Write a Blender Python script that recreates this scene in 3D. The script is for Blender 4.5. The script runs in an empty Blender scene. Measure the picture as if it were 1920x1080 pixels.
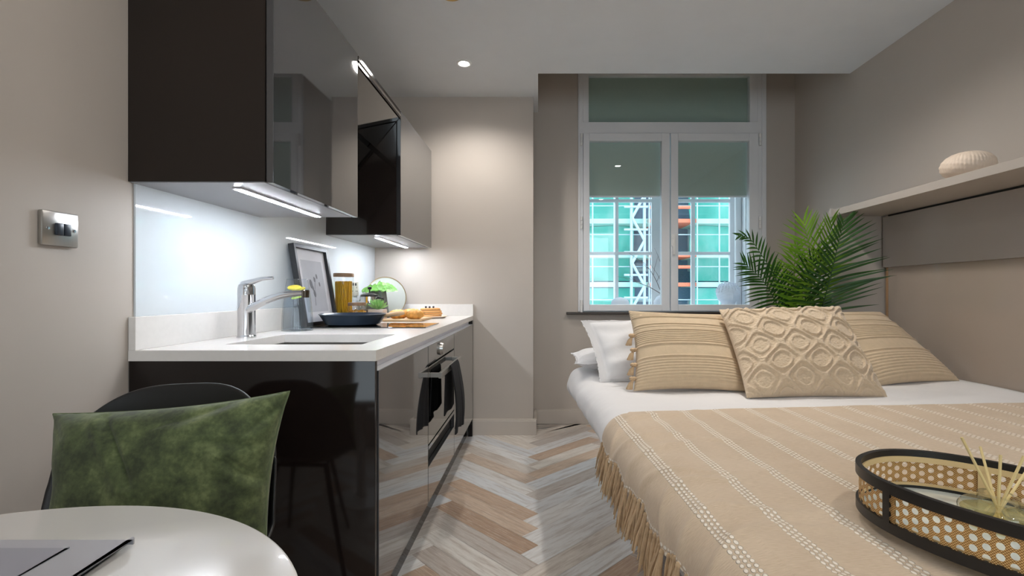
import bpy, bmesh, math, random
from mathutils import Vector, Matrix, noise
random.seed(7)
PI = math.pi
C = bpy.context.scene.collection
S = bpy.context.scene

# ------------------------------------------------------------------ camera, world, lights, exposure
F = 920.0            # focal length in pixels of a 1920 px wide frame
CAMZ = 0.98
cam_d = bpy.data.cameras.new('camera'); cam = bpy.data.objects.new('camera', cam_d); C.objects.link(cam)
cam.location = (0, 0, CAMZ); cam.rotation_euler = (PI/2, 0, 0)
cam_d.sensor_width = 36; cam_d.lens = F*36/1920
cam_d.shift_x = -50/1920; cam_d.shift_y = 8/1920
cam_d.clip_start = 0.02
S.camera = cam
S.view_settings.view_transform = 'Standard'; S.view_settings.look = 'None'
S.view_settings.gamma = 1; S.view_settings.use_curve_mapping = False
S.view_settings.exposure = 0.45
w = bpy.data.worlds.new('sky'); S.world = w; w.use_nodes = True
w.node_tree.nodes['Background'].inputs[0].default_value = (0.80, 0.92, 1.0, 1)
w.node_tree.nodes['Background'].inputs[1].default_value = 2.7

CEIL = 2.325
LAMPS = [(-0.438, 2.878), (0.84, 2.12), (-0.40, 0.95), (0.90, 0.25), (-0.40, -1.1), (0.90, -1.4)]
LAMP_W = [9, 12, 3.5, 5, 3, 4]
for (lx, ly), lw in zip(LAMPS, LAMP_W):
    d = bpy.data.lights.new('downlight_beam', 'SPOT'); d.energy = lw*4.2; d.spot_size = math.radians(150); d.spot_blend = 0.7
    d.shadow_soft_size = 0.06; d.color = (1.0, 0.95, 0.89)
    o = bpy.data.objects.new('downlight_beam', d); o.location = (lx, ly, CEIL-0.012); C.objects.link(o)
# daylight: overcast sky high above the street, and a portal at the unseen window added to the rear wall
d = bpy.data.lights.new('sky_patch', 'AREA'); d.shape = 'RECTANGLE'; d.size = 5; d.size_y = 3; d.energy = 260; d.color = (0.72, 0.88, 1.0)
o = bpy.data.objects.new('sky_patch', d); o.location = (1.5, 7.0, 7.0); o.rotation_euler = (math.radians(-32), 0, 0); C.objects.link(o)
d = bpy.data.lights.new('rear_portal', 'AREA'); d.shape = 'RECTANGLE'; d.size = 2.3; d.size_y = 1.5; d.cycles.is_portal = True
o = bpy.data.objects.new('rear_portal', d); o.location = (0.4, -2.36, 1.45); o.rotation_euler = (PI/2, 0, 0); C.objects.link(o)
S.cycles.transparent_max_bounces = 40; S.cycles.max_bounces = 14; S.cycles.diffuse_bounces = 6; S.cycles.sample_clamp_indirect = 6

# ------------------------------------------------------------------ helpers
def pt(px, py, Y):
    """world point seen at pixel (px,py) of the photo at depth Y"""
    return Vector(((px-1010)*Y/F, Y, CAMZ-(py-548)*Y/F))

class MB:
    def __init__(s): s.bm = bmesh.new(); s.uv = None
    def box(s, x0, x1, y0, y1, z0, z1, bev=0.0):
        b = bmesh.new(); r = bmesh.ops.create_cube(b, size=1)
        bmesh.ops.scale(b, vec=(abs(x1-x0), abs(y1-y0), abs(z1-z0)), verts=b.verts)
        bmesh.ops.translate(b, vec=((x0+x1)/2, (y0+y1)/2, (z0+z1)/2), verts=b.verts)
        if bev: bmesh.ops.bevel(b, geom=b.edges[:], offset=bev, segments=2, profile=0.5, affect='EDGES')
        s.add(b); return s
    def add(s, b, mat=None):
        if mat is not None: bmesh.ops.transform(b, matrix=mat, verts=b.verts)
        me = bpy.data.meshes.new('t'); b.to_mesh(me); b.free(); s.bm.from_mesh(me); bpy.data.meshes.remove(me); return s
    def quad(s, *pts):
        s.bm.faces.new([s.bm.verts.new(p) for p in pts]); return s
    def tube(s, path, r, seg=8, cap=True):
        path = [Vector(p) for p in path]; n = len(path)
        rs = r if isinstance(r, (list, tuple)) else [r]*n
        rings = []; up = None
        for i in range(n):
            t = (path[min(i+1, n-1)]-path[max(i-1, 0)]).normalized()
            if up is None:
                up = Vector((0, 0, 1)) if abs(t.z) < 0.9 else Vector((1, 0, 0))
            a = up.cross(t).normalized(); up = t.cross(a).normalized()
            rings.append([s.bm.verts.new(path[i]+rs[i]*(math.cos(k*2*PI/seg)*a+math.sin(k*2*PI/seg)*up)) for k in range(seg)])
        for i in range(n-1):
            for k in range(seg):
                s.bm.faces.new((rings[i][k], rings[i][(k+1) % seg], rings[i+1][(k+1) % seg], rings[i+1][k]))
        if cap:
            s.bm.faces.new(rings[0][::-1]); s.bm.faces.new(rings[-1])
        return s
    def lathe(s, prof, c=(0, 0, 0), seg=32, closed=False, sx=1, sy=1, mat=None):
        """prof: list of (r, z)"""
        b = bmesh.new(); rings = []
        for (r, z) in prof:
            if r < 1e-6: rings.append([b.verts.new((0, 0, z))])
            else: rings.append([b.verts.new((r*sx*math.cos(k*2*PI/seg), r*sy*math.sin(k*2*PI/seg), z)) for k in range(seg)])
        m = len(rings)
        for i in range(m if closed else m-1):
            A, B = rings[i], rings[(i+1) % m]
            for k in range(seg):
                k2 = (k+1) % seg
                if len(A) == 1 and len(B) == 1: continue
                if len(A) == 1: b.faces.new((A[0], B[k2], B[k]))
                elif len(B) == 1: b.faces.new((A[k], A[k2], B[0]))
                else: b.faces.new((A[k], A[k2], B[k2], B[k]))
        bmesh.ops.recalc_face_normals(b, faces=b.faces)
        M = Matrix.Translation(c) @ (mat if mat else Matrix())
        return s.add(b, M)
    def grid(s, nu, nv, f, uvf=None, closed_u=False):
        """surface f(i/nu, j/nv)"""
        vs = [[s.bm.verts.new(f(i/nu, j/nv)) for j in range(nv+1)] for i in range(nu if closed_u else nu+1)]
        if uvf and s.uv is None: s.uv = s.bm.loops.layers.uv.new('UVMap')
        for i in range(nu):
            for j in range(nv):
                i2 = (i+1) % nu if closed_u else i+1
                fc = s.bm.faces.new((vs[i][j], vs[i2][j], vs[i2][j+1], vs[i][j+1]))
                if uvf:
                    for lp, (a, c) in zip(fc.loops, ((i, j), (i+1, j), (i+1, j+1), (i, j+1))):
                        lp[s.uv].uv = uvf(a/nu, c/nv)
        return s
    def build(s, name, m, parent=None, smooth=True, angle=40, solid=None, sub=0):
        me = bpy.data.meshes.new(name)
        bmesh.ops.recalc_face_normals(s.bm, faces=s.bm.faces) if not getattr(s, 'keepn', False) else None
        s.bm.to_mesh(me); s.bm.free()
        o = bpy.data.objects.new(name, me); C.objects.link(o)
        if m: me.materials.append(m)
        if smooth:
            for p in me.polygons: p.use_smooth = True
            me.set_sharp_from_angle(angle=math.radians(angle))
        if solid:
            md = o.modifiers.new('s', 'SOLIDIFY'); md.thickness = solid; md.offset = 0
        if sub:
            md = o.modifiers.new('d', 'SUBSURF'); md.levels = sub; md.render_levels = sub
        if parent:
            o.parent = parent
            o.matrix_parent_inverse = Matrix.Translation(-parent.location) if parent.type == 'EMPTY' else Matrix()
        return o

def tag(o, label, cat, group=None):
    o['label'] = label; o['category'] = cat
    if group: o['group'] = group
    return o
def thing(name, loc, label, cat, group=None):
    o = bpy.data.objects.new(name, None); o.location = loc; o.empty_display_size = 0.05; C.objects.link(o)
    return tag(o, label, cat, group)
def struct(o): o['kind'] = 'structure'; return o
def B(*a, bev=0.0): return MB().box(*a, bev=bev)

# ------------------------------------------------------------------ materials
def sl(c):   # sRGB 0-255 -> linear
    return tuple(((v/255)/12.92 if v/255 <= 0.04045 else ((v/255+0.055)/1.055)**2.4) for v in c)
class NT:
    def __init__(s, name):
        s.m = bpy.data.materials.new(name); s.m.use_nodes = True; s.t = s.m.node_tree
        s.p = s.t.nodes['Principled BSDF']; s.out = s.t.nodes['Material Output']
    def n(s, typ, **k):
        x = s.t.nodes.new(typ)
        for a, b in k.items(): setattr(x, a, b)
        return x
    def l(s, a, b): s.t.links.new(a, b)
    def setin(s, sock, v):
        if hasattr(v, 'is_output') or isinstance(v, bpy.types.NodeSocket): s.l(v, sock)
        else: sock.default_value = v
    def mth(s, op, a, b=None, c=None, clamp=False):
        x = s.n('ShaderNodeMath', operation=op, use_clamp=clamp); s.setin(x.inputs[0], a)
        if b is not None: s.setin(x.inputs[1], b)
        if c is not None: s.setin(x.inputs[2], c)
        return x.outputs[0]
    def coord(s, kind='Object'): return s.n('ShaderNodeTexCoord').outputs[kind]
    def noise(s, vec, scale, detail=4, rough=0.55, stretch=None):
        if stretch:
            mp = s.n('ShaderNodeMapping'); mp.inputs['Scale'].default_value = stretch; s.l(vec, mp.inputs[0]); vec = mp.outputs[0]
        x = s.n('ShaderNodeTexNoise'); x.inputs['Scale'].default_value = scale; x.inputs['Detail'].default_value = detail
        x.inputs['Roughness'].default_value = rough; s.l(vec, x.inputs['Vector']); return x.outputs['Fac']
    def ramp(s, fac, stops):
        x = s.n('ShaderNodeValToRGB'); el = x.color_ramp.elements
        while len(el) < len(stops): el.new(0.5)
        for e, (p, c) in zip(el, stops): e.position = p; e.color = (*c, 1)
        s.l(fac, x.inputs[0]); return x.outputs[0]
    def mix(s, fac, a, b):
        x = s.n('ShaderNodeMix', data_type='RGBA'); s.setin(x.inputs[0], fac)
        for sock, v in ((x.inputs[6], a), (x.inputs[7], b)):
            if isinstance(v, tuple): sock.default_value = (*v[:3], 1)
            else: s.l(v, sock)
        return x.outputs[2]
    def bump(s, h, strength=0.3, dist=0.002):
        x = s.n('ShaderNodeBump'); x.inputs['Strength'].default_value = strength; x.inputs['Distance'].default_value = dist
        s.l(h, x.inputs['Height']); s.l(x.outputs[0], s.p.inputs['Normal']); return x
    def smooth(s, v, a, b):
        x = s.n('ShaderNodeMapRange', interpolation_type='SMOOTHSTEP'); s.setin(x.inputs[0], v)
        x.inputs[1].default_value = a; x.inputs[2].default_value = b; return x.outputs[0]
def pbr(name, col, rough=0.5, metal=0.0, coat=0.0, spec=0.5, var=0.0, vscale=8, bump=0.0, bscale=200, bdist=0.001, trans=0.0, ior=1.5, sheen=0.0, emis=None, estr=0.0, stretch=None, sss=0.0, alpha=1.0):
    t = NT(name); p = t.p
    p.inputs['Roughness'].default_value = rough; p.inputs['Metallic'].default_value = metal
    p.inputs['Coat Weight'].default_value = coat; p.inputs['Coat Roughness'].default_value = 0.03
    p.inputs['Specular IOR Level'].default_value = spec; p.inputs['IOR'].default_value = ior
    p.inputs['Transmission Weight'].default_value = trans; p.inputs['Sheen Weight'].default_value = sheen
    if sss: p.inputs['Subsurface Weight'].default_value = sss; p.inputs['Subsurface Scale'].default_value = 0.01
    if emis: p.inputs['Emission Color'].default_value = (*emis, 1); p.inputs['Emission Strength'].default_value = estr
    co = t.coord()
    v = t.noise(co, vscale, 3, stretch=stretch)
    d = max(var, 0.012)
    t.l(t.ramp(v, [(0.3, tuple(max(0, c*(1-d)) for c in col)), (0.7, tuple(min(1, c*(1+d)) for c in col))]), p.inputs['Base Color'])
    if bump: t.bump(t.noise(co, bscale, 3, stretch=stretch), bump, bdist)
    return t.m

WALLC = sl((186, 177, 168))
M = {}
M['wall'] = pbr('greige_paint', WALLC, 0.55, var=0.02, vscale=3, bump=0.08, bscale=160)
M['ceiling'] = pbr('white_ceiling_paint', sl((224, 227, 230)), 0.8, bump=0.04)
M['skirt'] = pbr('skirting_paint', sl((196, 187, 178)), 0.4)
M['winframe'] = pbr('white_window_paint', sl((226, 227, 230)), 0.35, bump=0.04, bscale=60)
M['door'] = pbr('gloss_anthracite_door', sl((60, 60, 62)), 0.035, spec=0.8, coat=0.8)
M['carcass'] = pbr('gloss_dark_brown_panel', sl((26, 20, 18)), 0.08, spec=0.35)
M['carcass_up'] = pbr('dark_brown_cabinet_side', sl((40, 34, 31)), 0.12, spec=0.7, coat=1.0)
M['carcass_near'] = pbr('satin_dark_brown_side', sl((40, 33, 29)), 0.3, spec=0.3)
M['under'] = pbr('cabinet_underside', sl((150, 150, 155)), 0.35, spec=0.5)
M['black'] = pbr('black_plastic', sl((20, 20, 21)), 0.35)
M['gap'] = pbr('shadow_gap_black', sl((16, 14, 13)), 0.6)
M['worktop'] = pbr('white_stone_worktop', sl((226, 222, 218)), 0.25, var=0.02, vscale=60, coat=0.2)
M['rail'] = pbr('aluminium_rail', sl((238, 238, 244)), 0.3, metal=0.0)
M['splash'] = pbr('back_painted_glass', sl((212, 218, 222)), 0.04, spec=0.7, coat=0.6)
M['steel'] = pbr('brushed_steel', sl((178, 176, 172)), 0.28, metal=1.0, bump=0.05, bscale=300, stretch=(1, 30, 1))
M['chrome'] = pbr('chrome', sl((225, 225, 228)), 0.06, metal=1.0)
M['brass'] = pbr('brass_trim', sl((176, 150, 96)), 0.3, metal=1.0)
M['hobglass'] = pbr('black_hob_glass', sl((10, 10, 11)), 0.03, spec=0.8, coat=1.0)
M['led'] = pbr('led_strip', (1, 1, 1), 0.5, emis=(0.86, 0.92, 1.0), estr=105)
M['lens'] = pbr('lit_lamp_lens', (1, 1, 1), 0.5, emis=(1.0, 0.95, 0.88), estr=60)
M['lensoff'] = pbr('frosted_lamp_lens', sl((196, 192, 160)), 0.4)
M['white'] = pbr('white_enamel', sl((232, 231, 229)), 0.3)
M['table'] = pbr('white_table_laminate', sl((214, 211, 207)), 0.22, spec=0.6, coat=0.5, var=0.01)
M['shelf'] = pbr('matt_shelf_laminate', sl((176, 168, 160)), 0.5)
M['panel'] = pbr('matt_wall_panel', sl((160, 152, 146)), 0.42)
M['gpanel'] = pbr('gloss_niche_panel', sl((158, 145, 134)), 0.12, spec=0.5)
M['edging'] = pbr('tan_edge_band', sl((168, 132, 98)), 0.5)
M['duvet'] = pbr('white_cotton', sl((220, 217, 216)), 0.85, sheen=0.3, bump=0.35, bscale=9, bdist=0.012)
M['pillow'] = pbr('white_pillowcase', sl((222, 220, 220)), 0.85, sheen=0.3, bump=0.3, bscale=12, bdist=0.01)
M['mattress'] = pbr('mattress_ticking', sl((205, 203, 203)), 0.8)
M['bedbase'] = pbr('dark_bed_base', sl((60, 56, 54)), 0.7)
M['beige'] = pbr('beige_woven_cotton', sl((200, 178, 148)), 0.9, sheen=0.2, var=0.05, vscale=40, bump=0.5, bscale=260, bdist=0.0012)
M['tuft'] = pbr('beige_tufted_cotton', sl((200, 179, 152)), 0.95, sheen=0.35, var=0.04, vscale=30, bump=0.8, bscale=220, bdist=0.002)
M['fringe'] = pbr('fringe_yarn', sl((192, 164, 130)), 0.95, var=0.12, vscale=60)
M['green'] = NT('green_velvet')
t = M['green']; co = t.coord()
n1 = t.noise(co, 16, 5); n2 = t.noise(co, 120, 3)
f = t.mth('ADD', t.mth('MULTIPLY', n1, 0.75), t.mth('MULTIPLY', n2, 0.25))
t.l(t.ramp(f, [(0.38, sl((46, 55, 31))), (0.52, sl((76, 88, 52))), (0.64, sl((108, 118, 76)))]), t.p.inputs['Base Color'])
t.p.inputs['Roughness'].default_value = 0.85; t.p.inputs['Sheen Weight'].default_value = 0.15; t.bump(n1, 0.35, 0.006); M['green'] = t.m
M['piping'] = pbr('velvet_piping', sl((96, 108, 76)), 0.8)
M['chair'] = pbr('black_moulded_plastic', sl((22, 22, 23)), 0.42)
M['laptop'] = pbr('silver_aluminium', sl((176, 176, 182)), 0.35, metal=0.35)
M['pad'] = pbr('dark_silver_pad', sl((152, 152, 162)), 0.3, metal=0.3)
M['panblue'] = pbr('blue_grey_enamel', sl((52, 64, 80)), 0.3, coat=0.4)
M['wood'] = pbr('light_beech', sl((205, 172, 132)), 0.5, var=0.12, vscale=14, stretch=(1, 9, 9))
M['lidwood'] = pbr('acacia_lid', sl((142, 112, 86)), 0.5, var=0.15, vscale=20, stretch=(1, 8, 1))
M['pasta'] = pbr('yellow_pasta', sl((214, 166, 28)), 0.55, var=0.2, vscale=60, stretch=(1, 1, 0.05))
M['macaroni'] = pbr('golden_macaroni', sl((206, 152, 44)), 0.55, var=0.15, vscale=70)
M['frame'] = pbr('black_frame', sl((28, 29, 33)), 0.4)
M['mount'] = pbr('white_mount', sl((222, 221, 226)), 0.7)
M['print'] = pbr('grey_print', sl((190, 191, 198)), 0.7, var=0.06, vscale=9)
M['ink'] = pbr('print_ink', sl((120, 120, 126)), 0.7)
M['potdark'] = pbr('dark_grey_pot', sl((92, 96, 94)), 0.6)
M['disc'] = pbr('sage_grey_enamel', sl((172, 176, 170)), 0.45)
M['leafy'] = pbr('round_green_leaf', sl((104, 158, 70)), 0.5, var=0.25, vscale=25)
M['succ'] = pbr('pale_succulent', sl((134, 182, 108)), 0.45, var=0.2, vscale=30)
M['potpink'] = pbr('speckled_pot', sl((214, 200, 192)), 0.6, var=0.06, vscale=90)
M['pastry'] = pbr('croissant_crust', sl((212, 150, 70)), 0.55, var=0.25, vscale=35, bump=0.5, bscale=60, bdist=0.003)
M['pancake'] = pbr('pancake_brown', sl((200, 134, 62)), 0.65, var=0.2, vscale=25)
M['pancake_edge'] = pbr('pancake_cream', sl((236, 204, 150)), 0.7)
M['berry'] = pbr('blueberry', sl((36, 36, 52)), 0.4)
M['plate'] = pbr('pale_pink_board', sl((226, 206, 190)), 0.4)
M['lemon'] = pbr('lemon_slice', sl((222, 204, 70)), 0.4, var=0.1, vscale=40)
M['lime'] = pbr('lime_slice', sl((180, 205, 70)), 0.4)
M['socketface'] = pbr('satin_nickel', sl((206, 200, 190)), 0.35, metal=0.4)
M['towel'] = pbr('black_towel', sl((20, 19, 22)), 0.95, bump=0.5, bscale=180, bdist=0.001)
M['ball'] = pbr('cream_ceramic', sl((222, 204, 186)), 0.6)
M['reed'] = pbr('reed_stick', sl((218, 196, 140)), 0.7, var=0.08)
M['canewood'] = pbr('pale_cane_band', sl((214, 186, 136)), 0.5, var=0.05)
M['blackrim'] = pbr('black_lacquer', sl((24, 22, 22)), 0.4)
M['mirror'] = pbr('white_glass_base', sl((224, 230, 224)), 0.05, coat=1.0)
M['stem'] = pbr('palm_stem', sl((86, 116, 44)), 0.5)
M['soil'] = pbr('soil', sl((54, 44, 36)), 0.9, var=0.2, vscale=60)
M['basket'] = pbr('white_planter', sl((214, 210, 204)), 0.6)
M['branch'] = pbr('grey_twig', sl((110, 96, 96)), 0.8)
M['statue'] = pbr('white_plaster', sl((222, 226, 236)), 0.7)
M['blind'] = None
M['sill'] = pbr('dark_sill', sl((58, 50, 44)), 0.4)
M['brickout'] = pbr('grey_blue_building', sl((96, 120, 150)), 0.8, var=0.2, vscale=2)
M['scaf'] = pbr('white_scaffold', sl((160, 180, 192)), 0.5)
M['orange'] = pbr('orange_board', sl((205, 112, 84)), 0.6)
M['band'] = pbr('pale_green_band', sl((160, 200, 194)), 0.7)
def leafmat(name, dark, light):
    t = NT(name); co = t.coord(); t.l(t.ramp(t.noise(co, 7, 2), [(0.35, sl(dark)), (0.65, sl(light))]), t.p.inputs['Base Color'])
    t.p.inputs['Roughness'].default_value = 0.42
    tr = t.n('ShaderNodeBsdfTranslucent'); tr.inputs[0].default_value = (*sl(light), 1)
    mx = t.n('ShaderNodeMixShader'); mx.inputs[0].default_value = 0.28
    t.l(t.p.outputs[0], mx.inputs[1]); t.l(tr.outputs[0], mx.inputs[2]); t.l(mx.outputs[0], t.out.inputs[0]); return t.m
M['palm'] = leafmat('palm_leaf', (26, 60, 20), (50, 92, 28))
M['palml'] = leafmat('palm_leaf_bright', (86, 130, 30), (128, 168, 44))
def glassmat(name, tint=(1, 1, 1), boost=1.0):
    """thin clear pane: see-through plus Fresnel reflection"""
    t = NT(name); t.t.nodes.remove(t.p)
    tr = t.n('ShaderNodeBsdfTransparent'); tr.inputs[0].default_value = (*tint, 1)
    gl = t.n('ShaderNodeBsdfGlossy'); gl.inputs['Roughness'].default_value = 0.01
    lw = t.n('ShaderNodeLayerWeight'); lw.inputs[0].default_value = 0.5
    frv = t.mth('ADD', 0.045, t.mth('MULTIPLY', t.mth('POWER', lw.outputs['Facing'], 4.0), 0.5))
    co = t.coord(); nz = t.noise(co, 3, 1)
    mx = t.n('ShaderNodeMixShader'); t.l(t.mth('MULTIPLY', t.mth('MULTIPLY', frv, boost), t.mth('ADD', 0.99, t.mth('MULTIPLY', nz, 0.02)), clamp=True), mx.inputs[0])
    t.l(tr.outputs[0], mx.inputs[1]); t.l(gl.outputs[0], mx.inputs[2]); t.l(mx.outputs[0], t.out.inputs[0]); return t.m
M['pane'] = glassmat('window_glass', (0.97, 0.99, 0.99))
M['jarglass'] = glassmat('jar_glass', (0.98, 0.985, 0.985), 1.0)
M['carafe'] = glassmat('carafe_glass', (0.95, 0.97, 0.99), 1.6)
M['water'] = glassmat('water', (0.90, 0.95, 0.985), 1.0)
M['bottle'] = glassmat('bottle_glass', (0.97, 0.975, 0.94), 1.8)
def netmat():
    t = NT('green_scaffold_net'); co = t.coord()
    c = t.ramp(t.noise(co, 2.2, 4, stretch=(1, 1, 0.5)), [(0.3, sl((70, 196, 182))), (0.55, sl((110, 214, 200))), (0.75, sl((160, 224, 216)))])
    t.l(c, t.p.inputs['Base Color']); t.p.inputs['Roughness'].default_value = 0.8
    tr = t.n('ShaderNodeBsdfTranslucent'); t.l(c, tr.inputs[0])
    mx = t.n('ShaderNodeMixShader'); mx.inputs[0].default_value = 0.4
    t.l(t.p.outputs[0], mx.inputs[1]); t.l(tr.outputs[0], mx.inputs[2]); t.l(mx.outputs[0], t.out.inputs[0]); return t.m
M['net'] = netmat()
t = NT('roller_blind_cloth'); t.l(t.ramp(t.noise(t.coord(), 90, 2), [(0.3, sl((186, 202, 192))), (0.7, sl((190, 206, 196)))]), t.p.inputs['Base Color']); t.p.inputs['Roughness'].default_value = 0.85
tr_ = t.n('ShaderNodeBsdfTranslucent'); tr_.inputs[0].default_value = (*sl((110, 130, 122)), 1)
mx_ = t.n('ShaderNodeMixShader'); mx_.inputs[0].default_value = 0.22; t.l(t.p.outputs[0], mx_.inputs[1]); t.l(tr_.outputs[0], mx_.inputs[2]); t.l(mx_.outputs[0], t.out.inputs[0]); M['blind'] = t.m
def floormat():
    t = NT('herringbone_planks'); uv = t.n('ShaderNodeUVMap', uv_map='UVMap').outputs[0]
    at = t.n('ShaderNodeAttribute', attribute_name='tone').outputs['Fac']
    base = t.ramp(at, [(0.0, sl((168, 140, 118))), (0.22, sl((196, 172, 150))), (0.42, sl((176, 168, 162))), (0.6, sl((214, 206, 196))), (0.8, sl((200, 203, 207))), (1.0, sl((232, 228, 222)))])
    g1 = t.noise(uv, 3.0, 6, 0.65, stretch=(1.6, 16, 1)); g2 = t.noise(uv, 9.0, 5, 0.7, stretch=(1.5, 26, 1))
    wv = t.n('ShaderNodeTexWave', wave_type='RINGS', rings_direction='Z'); mp = t.n('ShaderNodeMapping'); mp.inputs['Scale'].default_value = (1.2, 9, 1)
    t.l(uv, mp.inputs[0]); t.l(mp.outputs[0], wv.inputs['Vector']); wv.inputs['Scale'].default_value = 2.4; wv.inputs['Distortion'].default_value = 7; wv.inputs['Detail'].default_value = 3
    c = t.mix(t.mth('MULTIPLY', t.smooth(g1, 0.42, 0.68), 0.5), base, sl((138, 114, 96)))
    c = t.mix(t.mth('MULTIPLY', t.smooth(g2, 0.52, 0.72), 0.5), c, sl((238, 234, 228)))
    c = t.mix(t.mth('MULTIPLY', t.smooth(wv.outputs['Fac'], 0.80, 1.0), 0.12), c, sl((226, 222, 216)))
    t.l(c, t.p.inputs['Base Color']); t.p.inputs['Roughness'].default_value = 0.38; t.bump(g2, 0.12, 0.001); return t.m
M['floor'] = floormat()
def throwmat():
    t = NT('throw_weave'); uv = t.n('ShaderNodeUVMap', uv_map='UVMap').outputs[0]
    sp = t.n('ShaderNodeSeparateXYZ'); t.l(uv, sp.inputs[0]); q, y = sp.outputs[0], sp.outputs[1]
    P = 0.113; k = t.mth('SUBTRACT', t.mth('MODULO', t.mth('ADD', q, 10*P+P/2-0.0), P), P/2)     # distance to nearest stripe
    inside = t.mth('LESS_THAN', t.mth('ABSOLUTE', k), 0.0132)
    col = t.mth('FLOOR', t.mth('DIVIDE', t.mth('ADD', k, 0.0132), 0.0088))
    cx = t.mth('SUBTRACT', t.mth('DIVIDE', t.mth('ADD', k, 0.0132), 0.0088), t.mth('ADD', col, 0.5))
    yy = t.mth('ADD', t.mth('DIVIDE', y, 0.0125), t.mth('MULTIPLY', t.mth('MODULO', t.mth('ADD', col, 10), 2.0), 0.5))
    cy = t.mth('SUBTRACT', t.mth('FRACT', yy), 0.5)
    d = t.mth('SQRT', t.mth('ADD', t.mth('POWER', t.mth('ABSOLUTE', t.mth('MULTIPLY', cx, 1.05)), 2.0), t.mth('POWER', t.mth('ABSOLUTE', t.mth('MULTIPLY', cy, 1.0)), 2.0)))
    dot = t.mth('MULTIPLY', t.mth('SUBTRACT', 1.0, t.smooth(d, 0.30, 0.47)), inside)
    wv = t.noise(uv, 60, 3, stretch=(1, 14, 1)); big = t.noise(uv, 5, 3)
    base = t.ramp(t.mth('ADD', t.mth('MULTIPLY', wv, 0.7), t.mth('MULTIPLY', big, 0.3)), [(0.35, sl((188, 165, 138))), (0.65, sl((212, 191, 166)))])
    t.l(t.mix(dot, base, sl((240, 228, 212))), t.p.inputs['Base Color'])
    t.p.inputs['Roughness'].default_value = 0.95; t.p.inputs['Sheen Weight'].default_value = 0.2
    t.bump(t.mth('ADD', t.mth('MULTIPLY', dot, 1.0), t.mth('MULTIPLY', wv, 0.35)), 0.9, 0.003); return t.m
M['throw'] = throwmat()
def canemat():
    t = NT('cane_webbing'); uv = t.n('ShaderNodeUVMap', uv_map='UVMap').outputs[0]
    sp = t.n('ShaderNodeSeparateXYZ'); t.l(uv, sp.inputs[0]); u, v = sp.outputs[0], sp.outputs[1]
    P = 0.0145
    a = t.mth('DIVIDE', u, P); b = t.mth('DIVIDE', v, P)
    row = t.mth('MODULO', t.mth('ADD', t.mth('FLOOR', a), 1000), 2.0)
    b2 = t.mth('ADD', b, t.mth('MULTIPLY', row, 0.5))
    fx = t.mth('SUBTRACT', t.mth('FRACT', a), 0.5); fy = t.mth('SUBTRACT', t.mth('FRACT', b2), 0.5)
    d = t.mth('SQRT', t.mth('ADD', t.mth('MULTIPLY', fx, fx), t.mth('MULTIPLY', fy, fy)))
    hole = t.mth('LESS_THAN', d, 0.33)
    s2 = t.mth('MULTIPLY', t.mth('SINE', t.mth('MULTIPLY', u, 2*PI/P*4)), t.mth('SINE', t.mth('MULTIPLY', v, 2*PI/P*4)))
    t.l(t.ramp(t.mth('ADD', t.mth('MULTIPLY', s2, 0.5), 0.5), [(0.2, sl((150, 104, 50))), (0.6, sl((206, 158, 92))), (0.95, sl((238, 206, 150)))]), t.p.inputs['Base Color'])
    t.p.inputs['Roughness'].default_value = 0.45; t.bump(s2, 0.6, 0.001)
    tr = t.n('ShaderNodeBsdfTransparent'); mx = t.n('ShaderNodeMixShader'); t.l(hole, mx.inputs[0])
    t.l(t.p.outputs[0], mx.inputs[1]); t.l(tr.outputs[0], mx.inputs[2]); t.l(mx.outputs[0], t.out.inputs[0]); return t.m
M['cane'] = canemat()

# ------------------------------------------------------------------ room shell
XL, XR, YB, YW, YE = -1.133, 1.936, -2.3, 3.665, 3.38
XRW = 1.914
def herring():
    m = MB(); bm = m.bm; uvl = bm.loops.layers.uv.new('UVMap'); tone = bm.loops.layers.float_color.new('tone')
    wd = 0.096; n = 6; r2 = math.sqrt(0.5); g = 0.0006
    # lattice frame (a,b) rotated by 45 deg; seams run along world Y, first seam at X = 0
    def wpt(a, b): return ((a-b)*r2*wd, (a+b)*r2*wd)
    m.quad((XL-0.1, YB-0.1, -0.004), (XR+0.1, YB-0.1, -0.004), (XR+0.1, YW+0.1, -0.004), (XL-0.1, YW+0.1, -0.004))
    off_a, off_b = 0.0, 0.0
    for i in range(-70, 90):
        for j in range(-8, 9):
            for kind in (0, 1):
                if kind == 0: a0, b0, da, db = i+2*n*j, i, n, 1
                else: a0, b0, da, db = i+2*n*j, i+1, 1, n
                cx, cy = wpt(a0+da/2, b0+db/2); cx -= SHX
                if not (XL-0.4 < cx < XR+0.4 and YB-0.4 < cy < YW+0.4): continue
                t0 = random.random(); u0 = random.random()*50; v0 = random.random()*50
                e = g/wd
                P = [(a0+e, b0+e), (a0+da-e, b0+e), (a0+da-e, b0+db-e), (a0+e, b0+db-e)]
                vs = []
                for a, b in P:
                    x, y = wpt(a, b); x -= SHX
                    vs.append((min(max(x, XL-0.05), XR+0.05), min(max(y, YB-0.05), YW+0.05)))
                ar = abs(sum(vs[k][0]*vs[(k+1) % 4][1]-vs[(k+1) % 4][0]*vs[k][1] for k in range(4)))
                if ar < 1e-4: continue
                f = bm.faces.new([bm.verts.new((x, y, 0)) for x, y in vs])
                for lp, (a, b) in zip(f.loops, P):
                    uu, vv = ((a-a0)*wd, (b-b0)*wd) if kind == 0 else ((b-b0)*wd, (a-a0)*wd)
                    lp[uvl].uv = (uu+u0, vv+v0); lp[tone] = (t0, t0, t0, 1)
    return m
SHX = -0.0
struct(herring().build('floor', M['floor'], smooth=False))
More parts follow.
